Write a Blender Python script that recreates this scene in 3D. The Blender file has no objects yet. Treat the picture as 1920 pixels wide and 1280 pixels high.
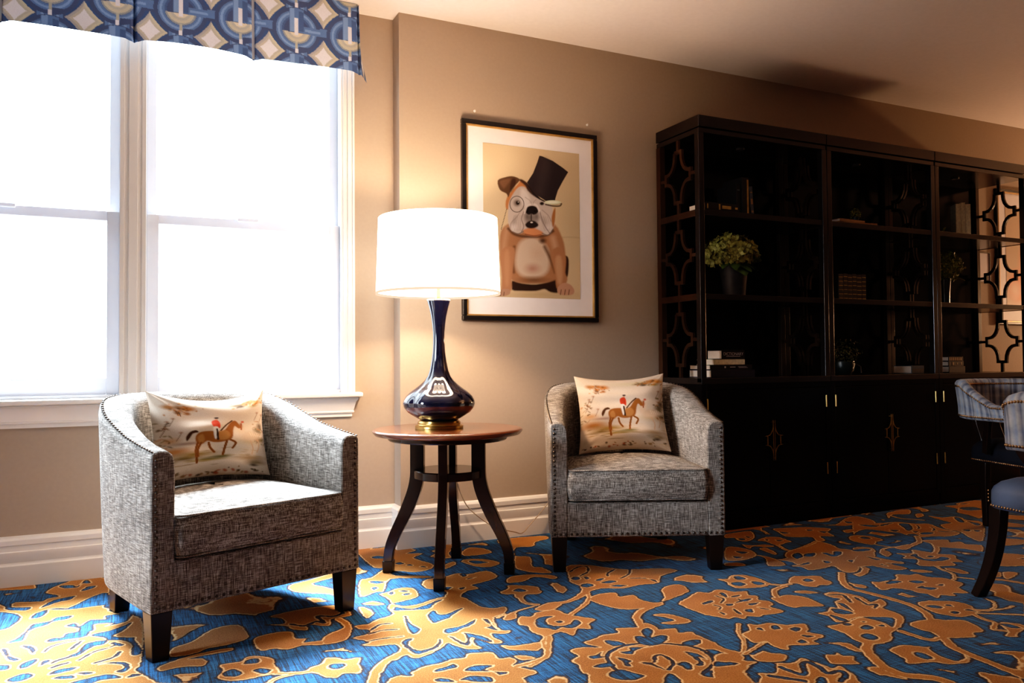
import bpy, bmesh, math, random
import numpy as np
from math import sin, cos, pi, radians, hypot
from mathutils import Vector, Matrix
random.seed(7); rng = np.random.default_rng(7)
scene = bpy.context.scene
COL = scene.collection

# ------------------------------------------------------------------ camera
FOC, YAW, PIT, ROL = 1500.37, radians(25.367), radians(1.4276), radians(-0.444)
cf = np.array([sin(YAW)*cos(PIT), cos(YAW)*cos(PIT), sin(PIT)])
cr = np.array([cos(YAW), -sin(YAW), 0.0]); cu = np.cross(cr, cf)
cr, cu = cos(ROL)*cr+sin(ROL)*cu, -sin(ROL)*cr+cos(ROL)*cu
CAM = np.array([0, 0, .95])
def ray(x, y): return cf+(x-960)/FOC*cr-(y-640)/FOC*cu
def on_y(x, y, Y):                      # photo measurement -> point of a wall plane
    d = ray(x, y); return CAM+d*(Y/d[1])
def on_floor(P):                        # photo measurements -> floor points
    P = np.asarray(P, float)
    d = cf+((P[:, 0]-960)/FOC)[:, None]*cr-((P[:, 1]-640)/FOC)[:, None]*cu
    return (CAM+d*((0-CAM[2])/d[:, 2])[:, None])[:, :2]
cam = bpy.data.cameras.new('camera'); co = bpy.data.objects.new('camera', cam); COL.objects.link(co)
cam.sensor_width = 36; cam.lens = FOC/1920*36; cam.clip_start = .05; cam.clip_end = 200
M = Matrix.Identity(4)
for i in range(3):
    M[i][0], M[i][1], M[i][2], M[i][3] = cr[i], cu[i], -cf[i], CAM[i]
co.matrix_world = M
scene.camera = co
scene.view_settings.view_transform = 'Standard'
scene.view_settings.look = 'None'
vs_ = scene.view_settings; vs_.use_curve_mapping = True                # gentle contrast of the photograph's processing
cm = vs_.curve_mapping; c_ = cm.curves[3]
for x, y in ((.016, .0065), (.05, .037), (.12, .112), (.30, .315), (.62, .66)): c_.points.new(x, y)
cm.update()

# ------------------------------------------------------------------ materials
def srgb(r, g, b):
    f = lambda c: (c/255/12.92 if c/255 <= .04045 else ((c/255+.055)/1.055)**2.4)
    return (f(r), f(g), f(b), 1)
class NT:
    def __init__(s, name):
        s.m = bpy.data.materials.new(name); s.m.use_nodes = True
        s.t = s.m.node_tree; s.n = s.t.nodes; s.l = s.t.links
        s.p = s.n['Principled BSDF']; s.out = s.n['Material Output']
    def new(s, t, **k):
        n = s.n.new(t)
        for a, b in k.items(): setattr(n, a, b)
        return n
    def link(s, a, b): s.l.new(a, b)
    def noise(s, scale=(1, 1, 1), sc=5, detail=3, coord='Object', rough=.5):
        tc = s.new('ShaderNodeTexCoord'); mp = s.new('ShaderNodeMapping'); mp.inputs['Scale'].default_value = scale
        no = s.new('ShaderNodeTexNoise'); no.inputs['Scale'].default_value = sc; no.inputs['Detail'].default_value = detail
        no.inputs['Roughness'].default_value = rough
        s.link(tc.outputs[coord], mp.inputs['Vector']); s.link(mp.outputs[0], no.inputs['Vector'])
        return no.outputs['Fac']
    def ramp(s, fac, stops, interp='LINEAR'):
        r = s.new('ShaderNodeValToRGB'); e = r.color_ramp.elements; r.color_ramp.interpolation = interp
        while len(e) > 1: e.remove(e[-1])
        e[0].position, e[0].color = stops[0]
        for p, c in stops[1:]:
            x = e.new(p); x.color = c
        s.link(fac, r.inputs['Fac']); return r.outputs['Color']
    def mix(s, a, b, fac, mode='MIX'):
        n = s.new('ShaderNodeMix', data_type='RGBA', blend_type=mode)
        for i, v in ((0, fac), (6, a), (7, b)):
            if isinstance(v, (float, int, tuple)): n.inputs[i].default_value = v
            else: s.link(v, n.inputs[i])
        return n.outputs[2]
    def math(s, op, a, b=0.0, clamp=False):
        n = s.new('ShaderNodeMath', operation=op, use_clamp=clamp)
        for i, v in ((0, a), (1, b)):
            if isinstance(v, (float, int)): n.inputs[i].default_value = v
            else: s.link(v, n.inputs[i])
        return n.outputs[0]
    def bump(s, h, strength=.3, dist=.01):
        b = s.new('ShaderNodeBump'); b.inputs['Strength'].default_value = strength; b.inputs['Distance'].default_value = dist
        s.link(h, b.inputs['Height']); s.link(b.outputs[0], s.p.inputs['Normal'])
    def col(s, c): s.link(c, s.p.inputs['Base Color'])
    def set(s, **k):
        for a, b in k.items(): s.p.inputs[a.replace('_', ' ')].default_value = b
        return s
def plain(name, c, rough=.5, metal=0., var=.12, sc=20, scale=(1, 1, 1), spec=.5, coat=0., bump=0.):
    t = NT(name); f = t.noise(scale, sc, 4)
    d = tuple(x*(1-var) for x in c[:3])+(1,); l = tuple(min(1, x*(1+var)) for x in c[:3])+(1,)
    t.col(t.ramp(f, [(.3, d), (.7, l)]))
    t.set(Roughness=rough, Metallic=metal, Specular_IOR_Level=spec, Coat_Weight=coat, Coat_Roughness=.08)
    if bump: t.bump(f, bump, .002)
    return t.m
M_wall = plain('tan wall paint', (.42, .34, .272, 1), .75, var=.02, sc=60, bump=.05, spec=.25)
M_ceil = plain('ceiling paint', (.80, .74, .71, 1), .85, var=.02, sc=40, spec=.2)
M_trim = plain('white trim paint', (.82, .785, .75, 1), .35, var=.015, sc=10)
M_side = plain('off white room paint', (.40, .36, .33, 1), .85, var=.03, sc=4, spec=.2)
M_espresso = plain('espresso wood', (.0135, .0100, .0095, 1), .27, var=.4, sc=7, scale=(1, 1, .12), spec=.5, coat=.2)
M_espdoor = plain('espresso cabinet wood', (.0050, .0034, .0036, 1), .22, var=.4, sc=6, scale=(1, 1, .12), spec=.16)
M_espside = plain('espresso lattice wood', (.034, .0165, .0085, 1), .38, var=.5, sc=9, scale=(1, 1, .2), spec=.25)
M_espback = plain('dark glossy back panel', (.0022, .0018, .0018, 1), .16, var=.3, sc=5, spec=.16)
M_leg = plain('dark brown leg wood', (.014, .007, .005, 1), .32, var=.35, sc=9, scale=(1, 1, .15), spec=.45)
M_table = plain('mahogany table wood', (.022, .008, .005, 1), .27, var=.5, sc=8, scale=(1, 1, .2), spec=.5, coat=.25)
M_ttop = plain('mahogany table top', (.13, .042, .020, 1), .22, var=.4, sc=5, scale=(1, .15, 1), spec=.5, coat=.5)
M_cap = plain('black foot cap', (.006, .005, .005, 1), .35, var=.2)
M_brass = plain('aged brass', (.50, .31, .10, 1), .28, 1., var=.15)
M_brassdk = plain('dark brass pull', (.55, .40, .15, 1), .34, 1., var=.2)
M_nail = plain('pewter nailhead', (.10, .085, .075, 1), .35, .9, var=.3)
M_nailbr = plain('bronze nailhead', (.42, .26, .14, 1), .3, 1., var=.3)
M_gloss = plain('midnight blue glaze', (.006, .007, .022, 1), .06, var=.2, sc=3, spec=.8, coat=1.)
M_cord = plain('pale lamp cord', (.42, .34, .26, 1), .5, var=.05)
M_framebk = plain('black picture frame', (.012, .012, .014, 1), .3, var=.2, coat=.2)
M_framegd = plain('gold picture fillet', (.42, .25, .09, 1), .42, .35, var=.2)
M_mat = plain('pale mat board', (.86, .82, .84, 1), .6, var=.015)
M_hook = plain('clear wall hook', (.85, .82, .80, 1), .25, var=.05)
M_pages = plain('cream book pages', (.62, .50, .40, 1), .8, var=.08, sc=40, scale=(1, 1, 30))
M_pewter = plain('grey vase zinc', (.036, .034, .040, 1), .55, .2, var=.35, sc=14)
M_hyd = plain('pale green hydrangea', (.26, .25, .070, 1), .6, var=.55, sc=45)
M_yel = plain('yellow green topiary', (.17, .17, .025, 1), .6, var=.6, sc=60)
M_leaf = plain('green leaf', (.055, .10, .028, 1), .45, var=.4, sc=25)
M_darkleaf = plain('small olive leaf', (.10, .09, .02, 1), .55, var=.6, sc=70)
M_pot = plain('dark glazed pot', (.01, .016, .014, 1), .35, var=.3)
def cloth_cover(name, c): return plain(name, c, .5, var=.15, sc=60)
M_bkblack = cloth_cover('black book cover', (.008, .008, .010, 1))
M_bknavy = cloth_cover('navy book cover', (.012, .014, .030, 1))
M_bkcream = cloth_cover('cream book cover', (.72, .65, .46, 1))
M_bktan = cloth_cover('tan book cover', (.36, .22, .11, 1))
M_bkgrey = cloth_cover('grey blue book cover', (.09, .11, .13, 1))
M_bkleather = cloth_cover('dark leather book cover', (.014, .010, .008, 1))
M_gilt = plain('gilt lettering', (.42, .30, .11, 1), .4, .5, var=.3)
M_silver = plain('silver lettering', (.50, .50, .52, 1), .45, .2, var=.1)
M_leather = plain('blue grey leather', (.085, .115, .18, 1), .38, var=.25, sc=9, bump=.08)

M_leatherdk = plain('leather with shade in its colour', (.012, .014, .022, 1), .45, var=.2, sc=9)  # far seat: shade put into the leather colour, nearly black
def emis(name, c, s):
    t = NT(name); e = t.new('ShaderNodeEmission'); e.inputs[0].default_value = c; e.inputs[1].default_value = s
    t.link(e.outputs[0], t.out.inputs[0]); return t.m

def tweed():
    t = NT('grey tweed upholstery')
    a = t.noise((480, 480, 26), 1, 2, rough=.55); b = t.noise((26, 26, 480), 1, 2, rough=.55)
    c = t.noise((480, 30, 480), 1, 2, rough=.55); d = t.noise((1, 1, 1), 9, 3)
    s = t.math('ADD', t.math('ADD', a, b), t.math('MULTIPLY', c, .5))
    s = t.math('ADD', s, t.math('MULTIPLY', d, .25))
    s = t.math('MULTIPLY', t.math('SUBTRACT', s, 1.37), 2.1, ); s = t.math('ADD', s, .5, True)
    t.col(t.ramp(s, [(.05, (.060, .052, .045, 1)), (.40, (.158, .138, .120, 1)), (.66, (.262, .235, .208, 1)), (.95, (.49, .45, .40, 1))]))
    t.set(Roughness=.88, Specular_IOR_Level=.2, Sheen_Weight=.15); t.bump(s, .35, .002); return t.m
M_tweed = tweed()

def attr_mat(name, attr='paint', rough=.75, spec=.25, coat=0., bump=None, gain=None):
    t = NT(name); a = t.new('ShaderNodeAttribute', attribute_name=attr)
    c = a.outputs['Color']
    if gain: c = t.mix(c, gain, 1.0, 'MULTIPLY')
    f = t.noise((1, 1, 1), 300, 2)
    c = t.mix(c, t.ramp(f, [(.3, (.9, .9, .9, 1)), (.7, (1, 1, 1, 1))]), 1.0, 'MULTIPLY')
    t.col(c); t.set(Roughness=rough, Specular_IOR_Level=spec, Coat_Weight=coat, Coat_Roughness=.03)
    if bump: t.bump(f, bump, .001)
    return t.m
M_print = attr_mat('dog print under glass', rough=.5, coat=.35)
M_print2 = attr_mat('peach print under glass', rough=.5, coat=.35)
M_scenic = attr_mat('hunt scene cotton', rough=.85, bump=.1)
M_valance = attr_mat('trellis valance cloth', rough=.85, bump=.1)

def plaid():
    t = NT('blue grey plaid cloth'); uv = t.new('ShaderNodeUVMap'); sp = t.new('ShaderNodeSeparateXYZ'); t.link(uv.outputs[0], sp.inputs[0])
    fu = t.math('FRACT', t.math('MULTIPLY', sp.outputs[0], 8.0)); fv = t.math('FRACT', t.math('MULTIPLY', sp.outputs[1], 6.2))
    st = [(0, (.36, .38, .42, 1)), (.08, (.040, .055, .10, 1)), (.18, (.07, .09, .15, 1)), (.22, (.42, .44, .48, 1)), (.30, (.05, .065, .10, 1)), (.38, (.46, .45, .43, 1)),
          (.55, (.26, .34, .48, 1)), (.64, (.46, .44, .41, 1)), (.78, (.045, .065, .13, 1)), (.88, (.42, .44, .48, 1))]
    c = t.mix(t.ramp(fu, st), t.ramp(fv, [(0, (.42, .43, .46, 1)), (.3, (.20, .23, .30, 1)), (.45, (.46, .45, .44, 1)), (.7, (.18, .24, .36, 1)), (.9, (.44, .44, .45, 1))]), .36)
    n = t.noise((1, 1, 1), 30, 3); c = t.mix(c, t.ramp(n, [(.3, (.75, .75, .75, 1)), (.7, (1.1, 1.1, 1.1, 1))]), 1.0, 'MULTIPLY')
    t.col(c); t.set(Roughness=.8, Specular_IOR_Level=.25, Sheen_Weight=.2); return t.m
M_plaid = plaid()

# ------------------------------------------------------------------ mesh building
class MB:
    def __init__(s): s.v = []; s.f = []; s.uv = None
    def add(s, vs, fs):
        o = len(s.v); s.v += [tuple(map(float, p)) for p in vs]; s.f += [tuple(i+o for i in f) for f in fs]; return s
    def box(s, a, b):
        (x0, y0, z0), (x1, y1, z1) = a, b
        return s.add([(x0, y0, z0), (x1, y0, z0), (x1, y1, z0), (x0, y1, z0), (x0, y0, z1), (x1, y0, z1), (x1, y1, z1), (x0, y1, z1)],
                     [(0, 3, 2, 1), (4, 5, 6, 7), (0, 1, 5, 4), (1, 2, 6, 5), (2, 3, 7, 6), (3, 0, 4, 7)])
    def loft(s, rings, cap=True, closed=False):
        n = len(rings[0]); vs = [p for r in rings for p in r]; fs = []
        m = len(rings)
        for i in range(m if closed else m-1):
            for j in range(n):
                a, b = i*n+j, i*n+(j+1) % n; i2 = (i+1) % m
                fs.append((a, b, i2*n+(j+1) % n, i2*n+j))
        if cap and not closed:
            fs.append(tuple(range(n-1, -1, -1))); fs.append(tuple((m-1)*n+j for j in range(n)))
        return s.add(vs, fs)
    def lathe(s, prof, seg=40, c=(0, 0, 0), lobes=None, amp=0.):
        rings = []
        for r, z, *k in prof:
            a = k[0] if k else amp
            ring = []
            for j in range(seg):
                th = 2*pi*j/seg; rr = r
                if lobes: rr = r*(1-a+a*abs(sin(lobes*(th-.436)/2)))
                ring.append((c[0]+rr*cos(th), c[1]+rr*sin(th), c[2]+z))
            rings.append(ring)
        return s.loft(rings)
    def tube(s, path, r, seg=10, closed=False, flat=1.0, cap=True):
        P = [np.array(p, float) for p in path]; n = len(P); rings = []
        up = np.array([0, 0, 1.]); prev = None
        for i, p in enumerate(P):
            a = P[(i-1) % n] if (closed or i > 0) else p; b = P[(i+1) % n] if (closed or i < n-1) else p
            t = b-a; t /= np.linalg.norm(t)+1e-9
            if prev is None:
                u = np.cross(t, up)
                if np.linalg.norm(u) < 1e-3: u = np.cross(t, np.array([0, 1., 0]))
            else: u = prev-t*np.dot(prev, t)
            u /= np.linalg.norm(u)+1e-9; w = np.cross(t, u); prev = u
            rr = r[i] if isinstance(r, (list, tuple)) else r
            rings.append([tuple(p+rr*(cos(2*pi*j/seg)*u*flat+sin(2*pi*j/seg)*w)) for j in range(seg)])
        return s.loft(rings, cap=cap, closed=closed)
    def bar(s, path, w, d, nrm):
        """rectangular bar along path; width w in the plane, depth d along nrm"""
        P = [np.array(p, float) for p in path]; n = len(P); nrm = np.array(nrm, float); rings = []
        for i in range(n):
            t1 = P[i]-P[i-1] if i else P[1]-P[0]; t2 = P[i+1]-P[i] if i < n-1 else P[-1]-P[-2]
            t1 = t1/np.linalg.norm(t1); t2 = t2/np.linalg.norm(t2)
            s1 = np.cross(t1, nrm); s2 = np.cross(t2, nrm); sd = s1+s2; sd /= np.linalg.norm(sd); k = 1/max(.5, np.dot(sd, s1))
            ww = w[i] if isinstance(w, (list, tuple)) else w
            rings.append([tuple(P[i]+sd*k*ww/2*a+nrm*d/2*b) for a, b in ((-1, -1), (1, -1), (1, 1), (-1, 1))])
        return s.loft(rings)
    def hemi(s, c, n, r, seg=8):
        n = Vector(n).normalized(); u = n.orthogonal().normalized(); w = n.cross(u); c = Vector(c); vs = []; fs = []
        for k, (rr, h) in enumerate(((1, 0), (.8, .45), (.42, .75))):
            for j in range(seg):
                a = 2*pi*j/seg; vs.append(c+(u*cos(a)+w*sin(a))*r*rr+n*r*h)
        vs.append(c+n*r*.85)
        for k in range(2):
            for j in range(seg):
                a, b = k*seg+j, k*seg+(j+1) % seg; fs.append((a, b, b+seg, a+seg))
        for j in range(seg): fs.append((2*seg+j, 2*seg+(j+1) % seg, 3*seg))
        return s.add(vs, fs)
    def build(s, name, mat, parent=None, smooth=35, bevel=0., sub=0, seg=2, loc=None):
        me = bpy.data.meshes.new(name); me.from_pydata(s.v, [], s.f); me.update()
        bm = bmesh.new(); bm.from_mesh(me); bmesh.ops.recalc_face_normals(bm, faces=bm.faces); bm.to_mesh(me); bm.free()
        o = bpy.data.objects.new(name, me); COL.objects.link(o); me.materials.append(mat)
        if smooth:
            me.shade_smooth(); me.set_sharp_from_angle(angle=radians(smooth))
        if bevel:
            b = o.modifiers.new('bevel', 'BEVEL'); b.width = bevel; b.segments = seg; b.limit_method = 'ANGLE'; b.angle_limit = radians(40)
        if sub:
            b = o.modifiers.new('subdivision', 'SUBSURF'); b.levels = sub; b.render_levels = sub
        if parent: o.parent = parent
        if loc: o.location = loc
        return o
def empty(name, loc, rz, label, cat, group=None):
    o = bpy.data.objects.new(name, None); COL.objects.link(o); o.location = loc; o.rotation_euler = (0, 0, rz); o.empty_display_size = .05
    return tag(o, label, cat, group)
def tag(o, label, cat, group=None):
    o['label'] = label; o['category'] = cat
    if group: o['group'] = group
    return o
def struct(o): o['kind'] = 'structure'; return o
def copy_tree(o, parent=None):
    c = o.copy(); COL.objects.link(c); c.parent = parent
    for ch in list(o.children): copy_tree(ch, c)
    return c
def grid_obj(name, P, mat, parent=None, col=None, uv=None, flo=None, smooth=True):
    """P (ny,nx,3) vertex grid, optional colour (ny,nx,3) / float attributes"""
    ny, nx = P.shape[:2]; me = bpy.data.meshes.new(name)
    idx = np.arange(ny*nx).reshape(ny, nx)
    F = np.stack([idx[:-1, :-1], idx[:-1, 1:], idx[1:, 1:], idx[1:, :-1]], -1).reshape(-1, 4)
    me.vertices.add(ny*nx); me.vertices.foreach_set('co', P.reshape(-1).astype(np.float32))
    me.loops.add(F.size); me.loops.foreach_set('vertex_index', F.reshape(-1).astype(np.int32))
    me.polygons.add(len(F)); me.polygons.foreach_set('loop_start', np.arange(0, F.size, 4, dtype=np.int32))
    me.polygons.foreach_set('loop_total', np.full(len(F), 4, np.int32))
    me.update(calc_edges=True); me.validate()
    if col is not None:
        a = me.color_attributes.new('paint', 'FLOAT_COLOR', 'POINT')
        c = np.ones((ny*nx, 4), np.float32); c[:, :3] = col.reshape(-1, 3); a.data.foreach_set('color', c.reshape(-1))
    if flo is not None:
        a = me.attributes.new('pile', 'FLOAT', 'POINT'); a.data.foreach_set('value', flo.reshape(-1).astype(np.float32))
    me.materials.append(mat)
    if smooth: me.shade_smooth()
    o = bpy.data.objects.new(name, me); COL.objects.link(o)
    if parent: o.parent = parent
    return o
# --- numpy painting helpers
def poly_sd(X, Y, poly):
    poly = np.asarray(poly, float); d = np.full(X.shape, 1e9); ins = np.zeros(X.shape, bool); n = len(poly)
    for i in range(n):
        ax, ay = poly[i]; bx, by = poly[(i+1) % n]; ex, ey = bx-ax, by-ay; L = ex*ex+ey*ey+1e-12
        t = np.clip(((X-ax)*ex+(Y-ay)*ey)/L, 0, 1); d = np.minimum(d, (X-ax-t*ex)**2+(Y-ay-t*ey)**2)
        if abs(ey) > 1e-12:
            c = ((ay > Y) != (by > Y)) & (X < ex*(Y-ay)/ey+ax); ins ^= c
    d = np.sqrt(d); return np.where(ins, -d, d)
def line_sd(X, Y, pts):
    d = np.full(X.shape, 1e9)
    for (ax, ay), (bx, by) in zip(pts[:-1], pts[1:]):
        ex, ey = bx-ax, by-ay; L = ex*ex+ey*ey+1e-12
        t = np.clip(((X-ax)*ex+(Y-ay)*ey)/L, 0, 1); d = np.minimum(d, (X-ax-t*ex)**2+(Y-ay-t*ey)**2)
    return np.sqrt(d)
def smooth_closed(P, k=3):
    P = np.asarray(P, float); n = len(P); out = []
    for i in range(n):
        p0, p1, p2, p3 = P[i-1], P[i], P[(i+1) % n], P[(i+2) % n]
        for j in range(k):
            t = j/k; out.append(.5*((2*p1)+(-p0+p2)*t+(2*p0-5*p1+4*p2-p3)*t*t+(-p0+3*p1-3*p2+p3)*t**3))
    return np.array(out)
def smooth_open(P, k=4):
    P = np.asarray(P, float); Q = np.vstack([2*P[0]-P[1], P, 2*P[-1]-P[-2]]); out = []
    for i in range(1, len(Q)-2):
        p0, p1, p2, p3 = Q[i-1], Q[i], Q[i+1], Q[i+2]
        for j in range(k):
            t = j/k; out.append(.5*((2*p1)+(-p0+p2)*t+(2*p0-5*p1+4*p2-p3)*t*t+(-p0+3*p1-3*p2+p3)*t**3))
    out.append(P[-1]); return np.array(out)
class Paint:
    def __init__(s, X, Y, base): s.X, s.Y = X, Y; s.c = np.zeros(X.shape+(3,)); s.c[:] = srgb(*base)[:3]
    def over(s, a, c): s.c += a[..., None]*(np.array(srgb(*c)[:3])-s.c)
    def poly(s, c, pts, soft=4., op=1., sm=True):
        P = smooth_closed(pts) if sm else pts
        s.over(np.clip(.5-poly_sd(s.X, s.Y, P)/soft, 0, 1)*op, c)
    def line(s, c, pts, w, soft=3., op=1.): s.over(np.clip(.5-(line_sd(s.X, s.Y, smooth_open(pts))-w/2)/soft, 0, 1)*op, c)
    def ell(s, c, x, y, rx, ry, op=1., soft=.35, rot=0.):
        dx, dy = s.X-x, s.Y-y; ca, sa = cos(radians(rot)), sin(radians(rot))
        r = np.sqrt(((dx*ca+dy*sa)/rx)**2+((-dx*sa+dy*ca)/ry)**2); s.over(np.clip((1-r)/soft, 0, 1)*op, c)
    def noise(s, amp, fx, fy, seed=0):
        r = np.random.default_rng(seed); v = np.zeros(s.X.shape)
        for k in range(24):
            a, b, p = r.normal()*fx, r.normal()*fy, r.uniform(0, 6.28); v += np.sin(s.X*a+s.Y*b+p)
        s.c *= (1+amp*v/5)[..., None]; s.c = np.clip(s.c, 0, 1)
# ------------------------------------------------------------------ the room
H = 2.768; YM = 3.965; YW = 4.07; XR = 1.243; XL, XE, YB = -2.7, 9.0, -3.6
WX = ((-1.0, -.035), (.035, .985)); WZ0, WZ1 = .80, 2.71       # the two window openings
m = MB()
m.box((XL, YW, 0), (WX[0][0], YW+.16, H)).box((WX[0][1], YW, WZ0), (WX[1][0], YW+.16, WZ1)).box((WX[1][1], YW, 0), (XR, YW+.16, H))
m.box((WX[0][0], YW, 0), (WX[1][1], YW+.16, WZ0)).box((WX[0][0], YW, WZ1), (WX[1][1], YW+.16, H))
struct(m.build('wall_window', M_wall, smooth=0))
struct(MB().box((XR, YM, 0), (XE, YW+.16, H)).build('wall_back', M_wall, smooth=0))
struct(MB().box((XL-.1, YB, 0), (XL, YW+.16, H)).build('wall_left', M_side, smooth=0))
struct(MB().box((XE, YB, 0), (XE+.1, YW+.16, H)).build('wall_right', M_side, smooth=0))
struct(MB().box((XL-.1, YB-.1, 0), (XE+.1, YB, H)).build('wall_front', M_side, smooth=0))
struct(MB().box((XL-.1, YB-.1, H), (XE+.1, YW+.16, H+.1)).build('ceiling', M_ceil, smooth=0))
# baseboards: one stepped profile
BP = [(0, .030), (.088, .030), (.094, .022), (.100, .020), (.128, .026), (.146, .026), (.149, .020), (.172, .019), (.176, .024), (.196, .024), (.206, .016), (.212, 0)]
def base_run(pts, nrm):
    """extrude the profile along plan points; nrm: outward direction per point (mitred)"""
    mb = MB(); rings = []
    for (x, y), (nx, ny) in zip(pts, nrm):
        rings.append([(x+nx*d, y+ny*d, z) for z, d in BP]+[(x, y, 0)])
    return mb.loft(rings)
struct(base_run([(XL, YW), (XR, YW)], [(0, -1), (-1, -1)]).build('baseboard_window', M_trim, smooth=30))
struct(base_run([(XR, YW), (XR, YM)], [(-1, -1), (-1, -1)]).build('baseboard_return', M_trim, smooth=30))
struct(base_run([(XR, YM), (XE, YM)], [(-1, -1), (0, -1)]).build('baseboard_back', M_trim, smooth=30))

# --- window trim: casings, stool, apron
def fluted(x0, x1, y, z0, z1, steps):
    mb = MB(); prof = []
    n = len(steps); w = (x1-x0)/n
    for i, d in enumerate(steps): prof += [(x0+i*w, y-d), (x0+(i+1)*w-.0015, y-d)]
    prof += [(x1, y), (x0, y)]
    return mb.loft([[(a, b, z0) for a, b in prof], [(a, b, z1) for a, b in prof]])
struct(fluted(.96, 1.030, YW, .79, 2.755, [.010, .016, .013, .020, .018, .026]).build('trim_1', M_trim, smooth=0))
struct(fluted(-.055, .055, YW, .79, 2.755, [.014, .010, .016, .016, .010, .014]).build('trim_2', M_trim, smooth=0))
struct(fluted(-1.06, -.98, YW, .79, 2.755, [.026, .018, .020, .013, .016, .010]).build('trim_3', M_trim, smooth=0))
struct(MB().box((-1.09, YW-.062, .775), (1.062, YW+.14, .80)).build('trim_4', M_trim, bevel=.008, seg=3))
ap = [(0, .012), (.018, .012), (.020, .020), (.026, .022), (.030, .018), (.075, .030), (.088, .040), (.097, .040), (.099, 0), (0, 0)]
struct(MB().loft([[(x+s*d*.9, YW-d, .676+z) for z, d in ap] for x, s in ((-1.03, -1), (1.005, 1))]).build('trim_5', M_trim, smooth=25))

# --- windows
def vinyl():
    t = NT('white vinyl sash'); t.p.inputs['Base Color'].default_value = (.86, .87, .92, 1); t.set(Roughness=.4)
    f = t.noise((1, 1, 1), 15, 2); t.col(t.ramp(f, [(.3, (.84, .86, .92, 1)), (.7, (.88, .89, .93, 1))]))
    tr = t.new('ShaderNodeBsdfTranslucent'); tr.inputs[0].default_value = (.92, .93, .98, 1)
    mx = t.new('ShaderNodeMixShader'); mx.inputs[0].default_value = .13
    t.link(t.p.outputs[0], mx.inputs[1]); t.link(tr.outputs[0], mx.inputs[2]); t.link(mx.outputs[0], t.out.inputs[0]); return t.m
M_vinyl = vinyl()
def glass():
    t = NT('clear window glass'); tr = t.new('ShaderNodeBsdfTransparent'); gl = t.new('ShaderNodeBsdfGlossy'); gl.inputs['Roughness'].default_value = .02
    f = t.noise((1, 1, 1), 3, 1); t.link(t.ramp(f, [(0, (.97, .985, .98, 1)), (1, (1, 1, 1, 1))]), tr.inputs[0])
    mx = t.new('ShaderNodeMixShader'); mx.inputs[0].default_value = .04
    t.link(tr.outputs[0], mx.inputs[1]); t.link(gl.outputs[0], mx.inputs[2]); t.link(mx.outputs[0], t.out.inputs[0]); return t.m
M_glass = glass()
def frame_mb(x0, x1, z0, z1, y0, y1, l, r, b, tp):
    mb = MB(); mb.box((x0, y0, z0), (x0+l, y1, z1)).box((x1-r, y0, z0), (x1, y1, z1))
    mb.box((x0+l, y0, z0), (x1-r, y1, z0+b)).box((x0+l, y0, z1-tp), (x1-r, y1, z1)); return mb
for k, (x0, x1) in enumerate(WX):
    w = empty('window_%d' % (k+1), ((x0+x1)/2, YW+.08, WZ0), 0, 'white double hung window, ' + ('left half of the pair, cut by the photo edge' if k == 0 else 'right half of the pair, beside the lamp'), 'window')
    struct(w); hx = (x1-x0)/2; hz = WZ1-WZ0; mr = 1.655-WZ0
    frame_mb(-hx, hx, 0, hz, -.075, .07, .022, .022, .014, .02).build('window_frame', M_vinyl, w, 0)
    lo = frame_mb(-hx+.022, hx-.022, .014, mr, -.05, -.015, .052, .052, .075, .045).build('lower_sash', M_vinyl, w, 0, bevel=.003)
    MB().box((-hx+.074, -.036, .089), (hx-.074, -.030, mr-.045)).build('window_pane', M_glass, lo, 0)
    up = frame_mb(-hx+.022, hx-.022, mr-.045, hz-.02, -.005, .030, .042, .042, .045, .05).build('upper_sash', M_vinyl, w, 0, bevel=.003)
    MB().box((-hx+.064, .008, mr), (hx-.064, .014, hz-.07)).build('window_pane', M_glass, up, 0)
    MB().box((-.05, -.066, mr-.012), (.05, -.046, mr+.006)).build('sash_lock', M_vinyl, lo, 0, bevel=.004)

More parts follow.
